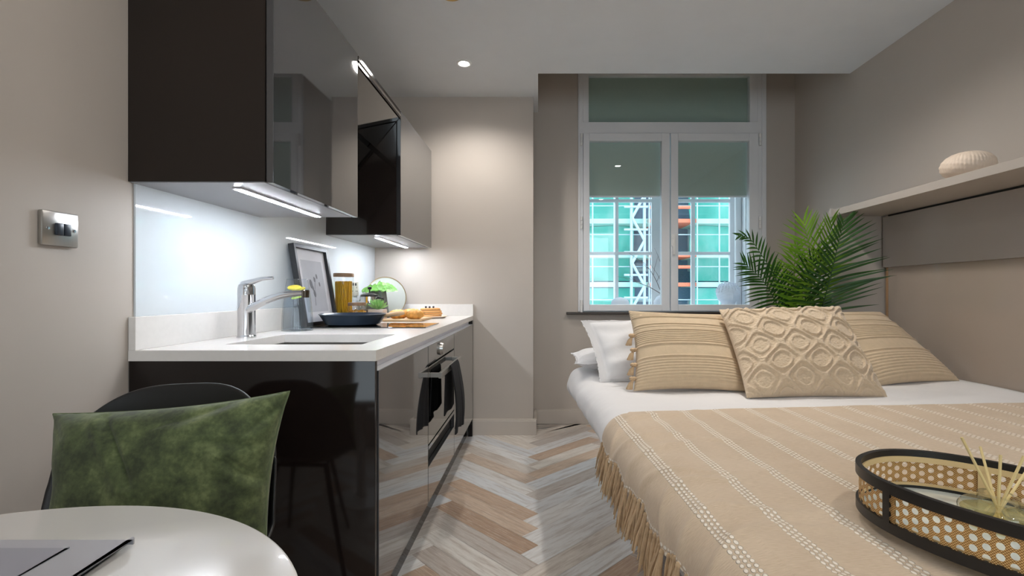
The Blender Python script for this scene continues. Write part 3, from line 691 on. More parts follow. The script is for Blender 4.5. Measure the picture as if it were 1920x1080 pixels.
m.build('frame_border', M['frame'], pf, smooth=False)
fb3(0.05, 0.95, 0.045, 0.955, -0.010, -0.002).build('mount', M['mount'], pf, smooth=False)
fb3(0.2, 0.82, 0.17, 0.82, -0.002, -0.0012).build('print', M['print'], pf, smooth=False)
m = MB()
def onp(u, v): return A0+UY*u+UZ*v+NR*(-0.0006)
for (u, v, r) in ((0.40, 0.52, 0.05), (0.47, 0.40, 0.04), (0.52, 0.58, 0.03), (0.60, 0.62, 0.028), (0.44, 0.47, 0.03), (0.66, 0.52, 0.025)):
    m.bm.faces.new([m.bm.verts.new(onp(u+r*0.9*math.cos(a*PI/6+0.2), v+r*1.2*math.sin(a*PI/6))) for a in range(12)])
m.tube([onp(0.45, 0.25), onp(0.47, 0.40), onp(0.55, 0.6)], 0.0008, 5)
m.build('drawing', M['ink'], pf, smooth=False)

# ------------------------------------------------------------------ jars
jx, jy = -1.045, 2.63
j = thing('storage_jar', (jx, jy, ZT), 'tall glass jar of spaghetti with wooden lid beside the picture', 'jar')
MB().lathe([(0, 0.003), (0.047, 0.003), (0.050, 0.010), (0.050, 0.243)], (jx, jy, ZT), seg=40).build('glass_body', M['jarglass'], j)
MB().lathe([(0, 0.243), (0.052, 0.243), (0.0525, 0.247), (0.0525, 0.258), (0.050, 0.262), (0, 0.262)], (jx, jy, ZT), seg=40).build('lid', M['lidwood'], j)
m = MB()
for i in range(150):
    a = random.random()*2*PI; r = 0.043*math.sqrt(random.random()); b = a+random.uniform(-0.9, 0.9); r2 = 0.043*math.sqrt(random.random()) if i % 3 else r
    r = max(r, 0.036) if i % 2 else r; r2 = max(r2, 0.038) if i % 2 else r2
    m.tube([(jx+r*math.cos(a), jy+r*math.sin(a), ZT+0.008), (jx+r2*math.cos(b), jy+r2*math.sin(b), ZT+0.215+random.uniform(-0.006, 0.006))], 0.0024, 5)
sp = m.build('spaghetti', M['pasta'], j); sp['kind'] = 'stuff'
jx, jy = -0.948, 2.56
j = thing('storage_jar', (jx, jy, ZT), 'short square-shouldered glass jar of macaroni with wooden lid behind pan', 'jar')
MB().lathe([(0, 0.003), (0.044, 0.003), (0.047, 0.010), (0.047, 0.082), (0.043, 0.090)], (jx, jy, ZT), seg=40).build('glass_body', M['jarglass'], j)
MB().lathe([(0, 0.091), (0.045, 0.091), (0.045, 0.104), (0.043, 0.107), (0, 0.107)], (jx, jy, ZT), seg=40).build('lid', M['lidwood'], j)
m = MB()
for i in range(190):
    a = random.random()*2*PI; r = 0.038*math.sqrt(random.random()); z = ZT+0.010+0.055*random.random(); d = random.random()*2*PI
    p = [(jx+r*math.cos(a)+0.008*math.cos(d)*s, jy+r*math.sin(a)+0.008*math.sin(d)*s, z+0.003*(1-s*s)) for s in (-1, 0, 1)]
    m.tube(p, 0.0042, 6)
o = m.build('macaroni', M['macaroni'], j); o['kind'] = 'stuff'
# cafetiere
jx, jy = -0.985, 2.86
j = thing('cafetiere', (jx, jy, ZT), 'small steel and glass cafetiere with black lid and handle behind jars', 'coffee maker')
MB().lathe([(0, 0.004), (0.048, 0.004), (0.048, 0.135)], (jx, jy, ZT), seg=32).build('glass_beaker', M['jarglass'], j)
MB().lathe([(0.050, 0.0), (0.0515, 0.0), (0.0515, 0.03), (0.050, 0.03)], (jx, jy, ZT), seg=32, closed=True).lathe([(0.049, 0.10), (0.0505, 0.10), (0.0505, 0.136), (0.049, 0.136)], (jx, jy, ZT), seg=32, closed=True).build('steel_frame', M['chrome'], j)
MB().lathe([(0, 0.135), (0.053, 0.135), (0.050, 0.146), (0.02, 0.155), (0.004, 0.157), (0.004, 0.176), (0.011, 0.178), (0.012, 0.190), (0, 0.194)], (jx, jy, ZT), seg=32).build('plunger_lid', M['black'], j)
MB().tube([(jx+0.050, jy, ZT+0.128), (jx+0.078, jy-0.005, ZT+0.125), (jx+0.082, jy-0.005, ZT+0.08), (jx+0.080, jy-0.004, ZT+0.03), (jx+0.051, jy, ZT+0.02)], 0.007, 8).build('handle', M['black'], j)
MB().lathe([(0, 0.006), (0.045, 0.006), (0.045, 0.06), (0, 0.06)], (jx, jy, ZT), seg=24).build('coffee', pbr('coffee', sl((58, 34, 20)), 0.3), j)

# ------------------------------------------------------------------ frying pan
px_, py_ = -0.884, 2.34
fp = thing('frying_pan', (px_, py_, ZT+0.005), 'blue grey frying pan with wooden handle on the hob', 'pan')
MB().lathe([(0, 0.0008), (0.105, 0.0008), (0.122, 0.006), (0.150, 0.050), (0.154, 0.052), (0.151, 0.054), (0.146, 0.050), (0.118, 0.009), (0, 0.006)], (px_, py_, ZT+0.005), seg=56).build('pan_body', M['panblue'], fp)
h0 = Vector((px_+0.146, py_+0.01, ZT+0.050)); h1 = Vector(pt(756, 587, 2.56)); 
MB().tube([h0, h0.lerp(h1, 0.35), h0.lerp(h1, 0.7), h1], [0.009, 0.011, 0.012, 0.009], 12).build('pan_handle', M['wood'], fp)

# ------------------------------------------------------------------ pot plant, disc, succulent
gx, gy = -1.005, 3.06
g = thing('potted_plant', (gx, gy, ZT), 'leafy green plant in dark grey flared pot, back corner of worktop', 'plant')
m = MB(); m.lathe([(0, 0.002), (0.072, 0.002), (0.050, 0.178), (0.044, 0.178), (0.046, 0.17), (0, 0.17)], (gx, gy, ZT), seg=6, mat=Matrix.Rotation(0.3, 4, 'Z')); m.build('pot', M['potdark'], g, smooth=False)
m = MB()
for i in range(75):
    a = random.random()*2*PI; r = random.random()**0.5*0.088; z = 0.172+0.042*(1-(r/0.09)**2)*random.uniform(0.4, 1.2)
    c0 = Vector((gx+0.02+r*math.cos(a)*1.15, gy-0.01+r*math.sin(a), ZT+z)); s_ = random.uniform(0.013, 0.021)
    nrm = Vector((math.cos(a)*0.6, math.sin(a)*0.6-0.6, 0.7+random.uniform(-.3, .3))).normalized(); e1 = nrm.orthogonal().normalized(); e2 = nrm.cross(e1)
    ctr = m.bm.verts.new(c0-nrm*0.004); ring = [m.bm.verts.new(c0+s_*(math.cos(k*PI/5)*e1+math.sin(k*PI/5)*e2)) for k in range(10)]
    for k in range(10): m.bm.faces.new((ctr, ring[k], ring[(k+1) % 10]))
    m.tube([c0-nrm*0.004, (gx+0.3*(c0.x-gx), gy+0.3*(c0.y-gy), ZT+0.17)], 0.001, 4)
for i in range(16):
    c0 = Vector((gx-0.062+random.uniform(-.02, .012), gy-0.06+random.uniform(-.02, .02), ZT+0.10+random.uniform(-0.03, 0.05)))
    m.lathe([(0, -0.004), (0.009, 0), (0, 0.004)], c0, seg=8)
m.build('foliage', M['leafy'], g)
dx_, dy_ = -1.0, 3.20
dk = thing('round_tray', (dx_, dy_, ZT), 'round sage grey tray with brass rim leaning in the worktop corner', 'tray')
tilt = Matrix.Rotation(math.radians(35), 4, 'Z') @ Matrix.Rotation(math.radians(80), 4, 'X')
R_ = 0.130
ctr = (dx_, dy_+0.02, ZT+R_*math.sin(math.radians(80))+0.003)
MB().lathe([(0, 0), (R_-0.002, 0), (R_-0.002, 0.008), (0, 0.006)], ctr, seg=64, mat=tilt).build('tray_disc', M['disc'], dk)
MB().lathe([(R_-0.002, -0.001), (R_+0.001, -0.001), (R_+0.001, 0.012), (R_-0.002, 0.012)], ctr, seg=64, closed=True, mat=tilt).build('brass_rim', M['brass'], dk)
kx_, ky_ = -0.893, 2.72
su = thing('succulent', (kx_, ky_, ZT), 'small spiky succulent in pale speckled cube pot', 'plant')
B(kx_-0.041, kx_+0.041, ky_-0.041, ky_+0.041, ZT+0.001, ZT+0.066, bev=0.004).build('pot', M['potpink'], su)
m = MB()
for i in range(34):
    a = i*2.4; el = math.radians(12+i*2.2); L = 0.062-0.0006*i; d = Vector((math.cos(a)*math.cos(el), math.sin(a)*math.cos(el), math.sin(el)))
    b0 = Vector((kx_, ky_, ZT+0.068)); m.tube([b0, b0+d*L*0.5+Vector((0, 0, 0.002)), b0+d*L*0.85+Vector((0, 0, 0.006)), b0+d*L+Vector((0, 0, 0.011))], [0.004, 0.0065, 0.004, 0.0006], 6)
m.build('rosette', M['succ'], su)

# ------------------------------------------------------------------ breakfast board, croissants, pancakes
bd = tag(MB().box(-0.848, -0.640, 2.66, 2.95, ZT+0.0005, ZT+0.014, bev=0.004).build('serving_board', M['wood']), 'long wooden serving board under the croissants, behind the hob', 'board')
def croissant(x, y, z, rot, L, label):
    m = MB(); n = 26
    def f(u, v):
        t = v*2-1; a = t*1.05; r = 0.028*(1-abs(t)**2.2)**0.6*(1+0.13*abs(math.sin(t*9)))+0.0015
        c = Vector((math.sin(a)*L, (1-math.cos(a))*L*0.9, 0)); th = u*2*PI
        tn = Vector((math.cos(a), math.sin(a), 0)); sd = Vector((-math.sin(a), math.cos(a), 0))
        return c+sd*math.cos(th)*r+Vector((0, 0, 1))*math.sin(th)*r*0.85
    m.grid(20, 50, f, closed_u=True)
    bmesh.ops.transform(m.bm, matrix=Matrix.Translation((x, y, z)) @ Matrix.Rotation(rot, 4, 'Z'), verts=m.bm.verts)
    tag(m.build('croissant', M['pastry']), label, 'pastry')
croissant(-0.782, 2.735, ZT+0.038, 0.25, 0.052, 'golden croissant left on the wooden board, by the pan handle')
croissant(-0.684, 2.70, ZT+0.038, -0.15, 0.052, 'golden croissant right on the wooden board, nearest the worktop edge')
croissant(-0.745, 2.87, ZT+0.038, 0.1, 0.065, 'golden croissant at the back of the wooden board, by the pancakes')
qx, qy = -0.675, 3.06
tag(MB().lathe([(0, 0), (0.085, 0), (0.104, 0.010), (0.102, 0.013), (0.08, 0.006), (0, 0.005)], (qx, qy, ZT+0.0005), seg=48).build('plate', M['plate']), 'pale plate under the stack of pancakes', 'plate')
for i in range(4):
    r = 0.074-0.004*i; z = ZT+0.008+i*0.0135; ox_ = random.uniform(-.006, .006); oy_ = random.uniform(-.006, .006)
    rt = thing('pancake', (qx+ox_, qy+oy_, z), ['bottom pancake of the stack on pale plate', 'second pancake up in the stack on pale plate', 'third pancake up in the stack on pale plate', 'top pancake of the stack, carrying blueberries'][i], 'pancake', 'stack of pancakes')
    MB().lathe([(0, 0.0), (r-0.004, 0.0), (r, 0.006), (r-0.004, 0.0122), (0, 0.0128)], (qx+ox_, qy+oy_, z), seg=36).build('crumb', M['pancake_edge'], rt)
    m = MB(); m.lathe([(0, 0.0129), (r-0.005, 0.0127), (r-0.001, 0.009), (r+0.0008, 0.007)], (qx+ox_, qy+oy_, z), seg=36); m.build('browned_top', M['pancake'], rt)
for i, (a, b, w_) in enumerate(((-0.026, -0.01, 'left'), (0.0, -0.022, 'middle'), (0.020, -0.006, 'right'))):
    tag(MB().lathe([(0, -0.0065), (0.004, -0.0055), (0.0075, 0), (0.005, 0.0055), (0.002, 0.0065), (0.002, 0.005), (0, 0.005)], (qx+a, qy+b, ZT+0.008+4*0.0135+0.0062), seg=14).build('blueberry', M['berry']), '%s one of three blueberries on top of the pancake stack' % w_, 'blueberry', 'blueberries')

# ------------------------------------------------------------------ towel on the oven handle
m = MB()
def towel(u, v):
    y = 2.17+0.25*u
    # path over the bar: front side hangs outward, back side behind
    s_ = v
    if s_ < 0.5:
        t = s_/0.5; z = 0.652-(1-t)*0.295; x = -0.393+0.022*math.sin((1-t)*2.2); flare = (1-t)
    else:
        t = (s_-0.5)/0.5; z = 0.652-t*0.22; x = -0.396-0.022*min(1, t*8); flare = t*0.5
    yy = 2.305+(y-2.305)*(0.75+0.45*flare)
    w_ = 0.012*math.sin(u*9+1.0)*flare+0.004*math.sin(u*21)*flare
    return (x+abs(w_) if s_ < 0.5 else max(x+w_*0.2, -0.436), yy+0.01*flare*math.sin(v*5), z+0.010*math.sin(u*7)*flare)
m.grid(40, 50, towel)
tw = tag(m.build('tea_towel', M['towel'], solid=0.005), 'black tea towel draped over the steel oven handle', 'towel')

# ------------------------------------------------------------------ ceiling fittings
for i, (lx, ly) in enumerate(LAMPS):
    lab = ['recessed downlight in ceiling above the kitchen, nearest the end wall', 'recessed downlight in ceiling above the bed head, near the window', 'recessed downlight above the kitchen end panel and chair', 'recessed downlight above the foot of the bed', 'recessed downlight behind the table side of the room', 'recessed downlight behind the bed side of the room'][i]
    t = thing('downlight', (lx, ly, CEIL), lab, 'light', 'ceiling downlights')
    MB().lathe([(0.030, 0), (0.043, 0), (0.043, -0.004), (0.036, -0.007), (0.030, -0.005)], (lx, ly, CEIL-0.0005), seg=36, closed=True).build('bezel', M['white'], t)
    MB().lathe([(0, -0.003), (0.029, -0.003), (0.029, -0.001), (0, -0.001)], (lx, ly, CEIL-0.0005), seg=36).build('lens', M['lens'], t)
t = thing('ceiling_vent', (-0.395, 2.20, CEIL), 'unlit round ceiling fitting with brass ring and frosted lens', 'ceiling fitting')
MB().lathe([(0.040, 0), (0.056, 0), (0.056, -0.006), (0.048, -0.012), (0.040, -0.008)], (-0.395, 2.20, CEIL-0.0005), seg=40, closed=True).build('brass_ring', M['brass'], t)
MB().lathe([(0, -0.004), (0.039, -0.004), (0.039, -0.001), (0, -0.001)], (-0.395, 2.20, CEIL-0.0005), seg=40).build('lens', M['lensoff'], t)

# ------------------------------------------------------------------ bed niche: shelf, end panel, wall panel
NX = 1.622
sh = thing('wall_shelf', (1.77, 0.6, 1.40), 'long pale greige shelf on the right wall above the bed', 'shelf')
B(NX, XRW-0.001, -1.2, 2.724, 1.400, 1.434, bev=0.001).build('shelf_board', M['shelf'], sh, smooth=False)
B(NX-0.012, NX-0.0005, 2.70, 2.724, 1.396, 1.440).build('end_cap', M['shelf'], sh, smooth=False)
B(XRW-0.020, XRW-0.001, -1.2, 2.66, 1.392, 1.3995).build('shadow_slot', M['gap'], sh, smooth=False)
tag(B(NX+0.004, XRW-0.001, 2.706, 2.724, 0.0, 1.3995).build('niche_end_panel', M['shelf'], smooth=False), 'upright greige end panel below the shelf, behind the palm', 'panel')
wp = thing('headboard_panel', (XRW, 1.0, 1.1), 'grey wall panel fixed beneath the long shelf beside the bed', 'panel')
B(XRW-0.028, XRW-0.001, -1.2, 2.690, 1.1165, 1.389, bev=0.001).build('panel_board', M['panel'], wp, smooth=False)
lp = thing('lower_niche_panel', (XRW, 1.0, 0.6), 'glossy lower wall panel behind the bed with tan edging', 'panel')
B(XRW-0.010, XRW-0.001, -1.2, 2.672, 0.02, 1.116).build('panel_board', M['gpanel'], lp, smooth=False)
B(XRW-0.012, XRW-0.001, 2.673, 2.688, 0.02, 1.116).build('edge_band', M['edging'], lp, smooth=False)
# textured ball on the shelf
bx, by = 1.735, 1.985
m = MB()
def ball(u, v):
    th = u*2*PI; ph = v*PI; k_ = 1+0.035*abs(math.sin(th*22))*abs(math.sin(ph*9+ (th*3.5)))
    r = 0.088*k_*math.sin(ph)**0.85 if 0 < v < 1 else 0
    return (bx+r*math.cos(th), by+r*math.sin(th), 1.4345+0.056*(1-math.cos(ph))*(1 if True else 0))
m.grid(176, 40, ball, closed_u=True); tag(m.build('textured_orb', M['ball']), 'cream textured round ornament on the long wall shelf', 'ornament')

# ------------------------------------------------------------------ bed
BT = 0.572
def xe(Y): return 0.170+0.0625*(2.4-Y)         # left edge of the bedding
bed = thing('bed', (1.1, 1.6, 0), 'low double bed on dark base along the right wall', 'bed')
B(0.55, 1.88, 0.62, 2.60, 0.0, 0.30, bev=0.005).build('bed_base', M['bedbase'], bed)
m = MB(); m.box(0.33, 1.885, 0.60, 2.68, 0.30, 0.525, bev=0.03); m.build('mattress', M['mattress'], bed)
def drape(q, Y, r, off):
    """q: arc distance from the start of the flat top (negative = around the edge and down)"""
    zt = BT+0.012*min(1, max(0, q)/1.2)+off
    X0 = xe(Y)-off
    if q >= 0: return X0+r+q, zt
    ph = -q/r
    if ph < PI/2: return X0+r-r*math.sin(ph), zt-r+r*math.cos(ph)
    return X0, zt-r-(-q-r*PI/2)
DR = 0.085
m = MB()
def duv(u, v):
    Y = 0.52+v*2.17
    Lq = XRW-0.016-xe(Y)-DR
    s_ = u
    if s_ < 0.30:
        q = -(0.30-s_)/0.30*(DR*PI/2+0.105)
    else: q = (s_-0.30)/0.70*Lq
    x, z = drape(q, Y, DR, 0)
    if q < -DR*PI/2:
        d = (-q-DR*PI/2)/0.105; x += 0.10*d*d
    x += 0.0
    if q < 0.1: x -= 0.012*noise.noise(Vector((Y*4, q*5, 1)))+0.006*noise.noise(Vector((Y*11, q*14, 4)))
    z += 0.006*noise.noise(Vector((x*4, Y*4, 2)))*(1 if q > 0 else 0.5)
    if v < 0.03 or v > 0.985: z -= 0.02
    return (x, Y, z)
m.grid(90, 120, duv)
dv = tag(m.build('duvet', M['duvet'], angle=180, solid=0.006), 'smooth white cotton duvet covering the bed', 'duvet')
# throw
m = MB(); TH = 0.010
def fold(q, Y):
    # soft creases on the left fall
    e = math.exp(-max(0, q+0.02)*5.5)
    s_ = 0.0
    for (yc, k_, a_) in ((1.52, 0.5, 1.0), (1.40, -0.35, 0.8), (1.27, 0.2, 0.9), (1.12, -0.25, 0.7), (1.02, 0.3, 0.9), (0.90, 0.0, 0.8), (0.80, 0.2, 0.8), (0.68, -0.2, 0.7)):
        d = (Y-yc-k_*(q+0.05)-0.02*math.sin(q*22+yc*9))/0.016
        s_ += a_*math.exp(-d*d)
    return 0.0085*s_*e+0.005*noise.noise(Vector((q*4, Y*16, 3)))*min(1, e+0.25)
Q0, Q1, TY0, TY1 = -(DR*PI/2+0.035), 1.70, 0.46, 1.645
def throw(u, v):
    q0 = -(DR*PI/2+0.030)
    Y = TY0+v*(TY1-TY0); 
    q = q0+(1.60-q0)*(u**1.15)
    Yr = Y+0.05*max(0, q)*v-(0.02*v if q < 0 else 0)
    hem = 0.012*math.sin(Y*23)+0.006*math.sin(Y*51)
    if u < 0.06: q += hem*(1-u/0.06)
    lim = XRW-0.018-xe(Yr)-DR
    q = min(q, lim)
    x, z = drape(q, Yr, DR+TH, TH-0.0)
    fz = fold(q, Yr); ph = min(PI/2, max(0, -q/DR))
    return (x-fz*math.sin(ph), Yr, z+fz*math.cos(ph)+0.004*noise.noise(Vector((x*5, Yr*6, 7))))
def throw_uv(u, v):
    q0 = -(DR*PI/2+0.030); return (q0+(1.60-q0)*(u**1.15)+0.047, TY0+v*(TY1-TY0))
m.grid(150, 220, throw, throw_uv)
thr = m.build('throw_blanket', M['throw'], angle=180)
tag(thr, 'beige woven throw with dotted white stripes and fringe across the bed', 'blanket')
n_t = 52
for i in range(n_t):
    v = (i+0.5)/n_t; p = Vector(throw(0.0, v)); mm = MB(); L = random.uniform(0.085, 0.105)
    ln = Vector((-0.10+random.uniform(-.12, .06), random.uniform(-.22, .22), -1)).normalized()
    top = p+Vector((-0.001, 0, 0.004))
    mm.lathe([(0, -0.006), (0.005, -0.003), (0.0055, 0.001), (0.003, 0.005), (0, 0.006)], top, seg=8)
    for s_ in range(7):
        a = s_*2*PI/7; o1 = Vector((0.004*math.cos(a), 0.005*math.sin(a), 0)); o2 = Vector((random.uniform(-.009, .009), random.uniform(-.011, .011), random.uniform(-.008, .008)))
        kn = top+ln*0.018
        pts = [top+o1*0.5, kn+o1*0.9, top+ln*L*0.55+o1*1.6+o2*0.5+Vector((0, 0.003*math.sin(i+s_), 0)), top+ln*L+o1*1.5+o2]
        mm.tube(pts, [0.0018, 0.0026, 0.0034, 0.0016], 5)
    mm.build('tassel', M['fringe'], thr)

# ------------------------------------------------------------------ cushions and pillows
def cushion(name, mat, BL, BR, TR, TL, T, label, cat, group=None, pinch=0.06, relief=None, nu=70, nv=70, sag=0.0, p=2.4, wob=0.0, flange=0.0, sx=1.0):
    BL, BR, TR, TL = map(Vector, (BL, BR, TR, TL))
    nr = (BR-BL).cross(TL-BL).normalized()
    if nr.y > 0: nr = -nr            # toward the viewer
    def base(u, v):                   # u,v in -1..1
        uu = u*(1-pinch*(1-v*v)*abs(u)); vv = v*(1-pinch*(1-u*u)*abs(v))
        a, b = (uu+1)/2, (vv+1)/2
        return BL*(1-a)*(1-b)+BR*a*(1-b)+TR*a*b+TL*(1-a)*b
    def thick(u, v):
        lim = 1-flange
        uu = min(1, abs(u)/lim); vv = min(1, abs(v)/lim)
        return T*0.5*max(0, (1-uu**p)*(1-vv**p))**0.5
    m = MB(); ids = {}
    def sp(i, n):                     # cluster toward the rim
        t = i/n*2-1; return math.copysign(1-(1-abs(t))**1.35, t)
    for side in (1, -1):
        for i in range(nu+1):
            for j_ in range(nv+1):
                rim = i in (0, nu) or j_ in (0, nv)
                if side == -1 and rim: ids[(side, i, j_)] = ids[(1, i, j_)]; continue
                u, v = sp(i, nu), sp(j_, nv) if not relief else j_/nv*2-1
                h = thick(u, v)
                if relief and side == 1: h += relief((u+1)/2, (v+1)/2)*min(1, h/(T*0.12)+0.25)*(0 if rim else 1)
                if wob: h += wob*noise.noise(Vector((u*2.6+BL.x*5, v*2.6, side*3)))*min(1, h/(T*0.2))
                P = base(u, v)+nr*side*h
                if rim: P = P+nr*0.003*math.sin((i+j_)*0.7)
                ids[(side, i, j_)] = m.bm.verts.new(P)
    m.bm.verts.index_update()
    for side in (1, -1):
        for i in range(nu):
            for j_ in range(nv):
                q = [ids[(side, i, j_)], ids[(side, i+1, j_)], ids[(side, i+1, j_+1)], ids[(side, i, j_+1)]]
                m.bm.faces.new(q if side == 1 else q[::-1])
    o = m.build(name, mat, angle=180); tag(o, label, cat, group); return o, base, nr
def ribs(u, v):
    def band(a, b, n, amp): 
        if not a <= v <= b: return 0
        return amp*abs(math.sin((v-a)/(b-a)*PI*n))
    h = band(0.02, 0.30, 9, 0.0035)+band(0.50, 0.64, 6, 0.0035)+band(0.66, 0.73, 2, 0.0035)+band(0.88, 0.98, 4, 0.003)
    for c_ in (0.325, 0.475, 0.655, 0.745, 0.865): h += 0.0055*math.exp(-((v-c_)/0.008)**2)
    return h
def ogee(u, v):
    X = u*3.5+0.08*math.sin(v*9); Y = v*2.9+0.15
    f = math.cos(2*PI*X/1.0)+math.cos(2*PI*Y/1.0)
    f += 0.10*noise.noise(Vector((u*9, v*9, 0)))
    def bnd(c_, w_): return math.exp(-((f-c_)/w_)**4)
    return 0.009*(bnd(-0.05, 0.22)+0.9*bnd(0.95, 0.2)+0.6*bnd(-1.2, 0.25))+0.0022*noise.noise(Vector((u*70, v*70, 0)))
ZB = BT+0.012
G = 'beige cushions on the bed'
def pz(px, Y, z): return Vector(((px-1010)*Y/F, Y, z))
lc, lbase, lnr = cushion('scatter_cushion', M['beige'], pz(1188, 1.965, ZB), pz(1412, 1.945, ZB), pz(1372, 2.21, 0.880), pz(1178, 2.20, 0.898), 0.14, 'left striped beige cushion with tassels, leaning against white pillow', 'cushion', G, 0.085, ribs, 60, 300)
cushion('scatter_cushion', M['beige'], pz(1640, 2.03, ZB+0.004), pz(1800, 2.17, ZB+0.004), pz(1650, 2.50, 0.880), pz(1470, 2.34, 0.885), 0.13, 'right striped beige cushion, near the right wall', 'cushion', G, 0.08, ribs, 60, 300)
cushion('scatter_cushion', M['tuft'], pz(1400, 1.835, ZB), pz(1665, 1.845, ZB), pz(1574, 2.13, 0.918), pz(1348, 2.12, 0.905), 0.15, 'beige tufted diamond-pattern cushion in the middle, frontmost of three', 'cushion', G, 0.05, ogee, 220, 220)
for v in (0.66, 0.48, 0.30, 0.14):
    p = lbase(-1, v*2-1)-Vector((0.002, 0, 0)); mm = MB()
    for b_ in range(2):
        cpt = p+Vector((-0.006-0.010*b_, -0.02, 0.004))
        mm.lathe([(0, -0.010), (0.009, -0.004), (0.010, 0.004), (0, 0.010)], cpt, seg=8)
    for s_ in range(12):
        a = s_*2*PI/12; mm.tube([p+Vector((-0.010, -0.02, 0)), p+Vector((-0.020+0.006*math.cos(a), -0.022+0.008*math.sin(a), -0.016)), p+Vector((-0.026+0.012*math.cos(a), -0.022+0.014*math.sin(a), -0.038))], [0.003, 0.004, 0.0025], 5)
    o = mm.build('tassel', M['fringe'], lc)
cushion('pillow', M['pillow'], pz(1124, 2.20, BT+0.004), pz(1440, 2.20, BT+0.004), pz(1400, 2.42, 0.862), pz(1088, 2.42, 0.842), 0.16, 'upright white pillow leaning behind the left striped cushion', 'pillow', None, 0.05, None, 60, 60, wob=0.02, flange=0.10)
cushion('pillow', M['pillow'], (0.170, 2.37, 0.632), (0.90, 2.37, 0.632), (0.92, 2.68, 0.65), (0.17, 2.68, 0.65), 0.13, 'white pillow lying flat behind the upright white pillow', 'pillow', None, 0.05, None, 50, 50, wob=0.015, flange=0.04)

# ------------------------------------------------------------------ palm
ppx, ppy = 1.40, 2.98
pm = thing('potted_palm', (ppx, ppy, 0), 'green feather palm in pot behind the bed head beside the window', 'plant')
MB().lathe([(0, 0.002), (0.11, 0.002), (0.15, 0.28), (0.145, 0.285), (0.135, 0.25), (0, 0.25)], (ppx, ppy, 0), seg=36).build('pot', M['basket'], pm)
MB().lathe([(0, 0.251), (0.133, 0.251), (0.133, 0.256), (0, 0.262)], (ppx, ppy, 0), seg=24).build('soil', M['soil'], pm)
def frond(pts, L, mat, n=24, nrm=(0, -1, 0.15), start=0.25, droop=0.25, wd=0.0040, left=1.0, right=1.0, fan=0.9):
    """pts: rachis control points (Catmull-Rom)"""
    pts = [Vector(p) for p in pts]; m = MB(); path = []
    P = [pts[0]*2-pts[1]]+pts+[pts[-1]*2-pts[-2]]
    for i in range(len(pts)-1):
        for k_ in range(12):
            t = k_/12; a, b, c_, d = P[i:i+4]
            path.append(0.5*((2*b)+(c_-a)*t+(2*a-5*b+4*c_-d)*t*t+(3*b-a-3*c_+d)*t**3))
    path.append(pts[-1])
    al = [0]
    for a, b in zip(path, path[1:]): al.append(al[-1]+(b-a).length)
    new = []; k_ = 0
    for i in range(49):
        tgt = al[-1]*i/48
        while k_ < len(al)-2 and al[k_+1] < tgt: k_ += 1
        new.append(path[k_].lerp(path[k_+1], min(1, (tgt-al[k_])/max(1e-6, al[k_+1]-al[k_]))))
    path = new; N_ = len(path)
    m.tube(path, [0.006*(1-0.85*i/(N_-1)) for i in range(N_)], 6)
    nrm = Vector(nrm).normalized()
    n = int(n*1.05); L *= 1.15
    for side, sc_ in ((1, left), (-1, right)):
        if sc_ == 0: continue
        for i in range(n):
            s_ = start+(1-start)*(i+0.5*(side > 0))/n
            f = s_*(N_-1); k_ = min(int(f), N_-2); p = path[k_].lerp(path[k_+1], f-k_); T_ = (path[k_+1]-path[k_]).normalized()
            Sd = T_.cross(nrm).normalized()*side; tt = (s_-start)/(1-start)
            ang = math.radians(14+56*tt**1.8*fan+random.uniform(-4, 4))
            ln = L*sc_*(0.62+0.5*math.sin(PI*min(1, tt*0.9+0.12)))*(1-0.35*tt**3)*random.uniform(0.93, 1.07)
            d0 = (Sd*math.cos(ang)+T_*math.sin(ang)+nrm*random.uniform(-.05, .22)).normalized()
            vs = []; q = p.copy(); d = d0.copy(); ns = 6; wdir = d0.cross(nrm).normalized()
            for a in range(ns+1):
                t = a/ns; ww = wd*(0.35+1.3*math.sin(PI*min(1, t*0.75+0.12)))*(1-t**3)+0.0003
                vs.append((m.bm.verts.new(q+wdir*ww), m.bm.verts.new(q-nrm*ww*-0.25), m.bm.verts.new(q-wdir*ww)))
                q = q+d*ln/ns; d = (d+Vector((0, 0, -droop*1.0/ns))).normalized()
            for a in range(ns):
                for b in range(2): m.bm.faces.new((vs[a][b], vs[a][b+1], vs[a+1][b+1], vs[a+1][b]))
    m.keepn = True
    return m.build('frond', mat, pm, angle=180)
base_ = Vector((ppx, ppy, 0.26))
def pr(lst, start=True): return ([base_+Vector((random.uniform(-.02, .02), random.uniform(-.02, .02), 0))] if start else [])+[pt(*a) for a in lst]
frond(pr([(1478, 620, 2.92), (1462, 580, 2.86), (1432, 528, 2.84), (1394, 492, 2.84)]), 0.165, M['palm'], 24, start=0.50, droop=0.3, nrm=(0.1, -1, 0.1))
frond(pr([(1482, 610, 2.92), (1458, 530, 2.84), (1424, 472, 2.82), (1404, 446, 2.80), (1382, 441, 2.78)]), 0.10, M['palm'], 24, start=0.45, droop=0.5, nrm=(0.2, -1, 0.3))
frond(pr([(1492, 610, 2.92), (1490, 540, 2.86), (1490, 480, 2.84), (1496, 455, 2.82)]), 0.135, M['palml'], 17, start=0.55, droop=0.15, right=0.9)
frond(pr([(1500, 612, 2.76), (1524, 500, 2.64), (1512, 440, 2.62), (1506, 412, 2.62)]), 0.20, M['palml'], 22, start=0.50, droop=0.12, nrm=(0, -1, 0.2))
frond(pr([(1510, 612, 2.76), (1536, 520, 2.64), (1556, 450, 2.61), (1558, 412, 2.60)]), 0.17, M['palml'], 20, start=0.50, droop=0.25, nrm=(0.3, -1, 0.1))
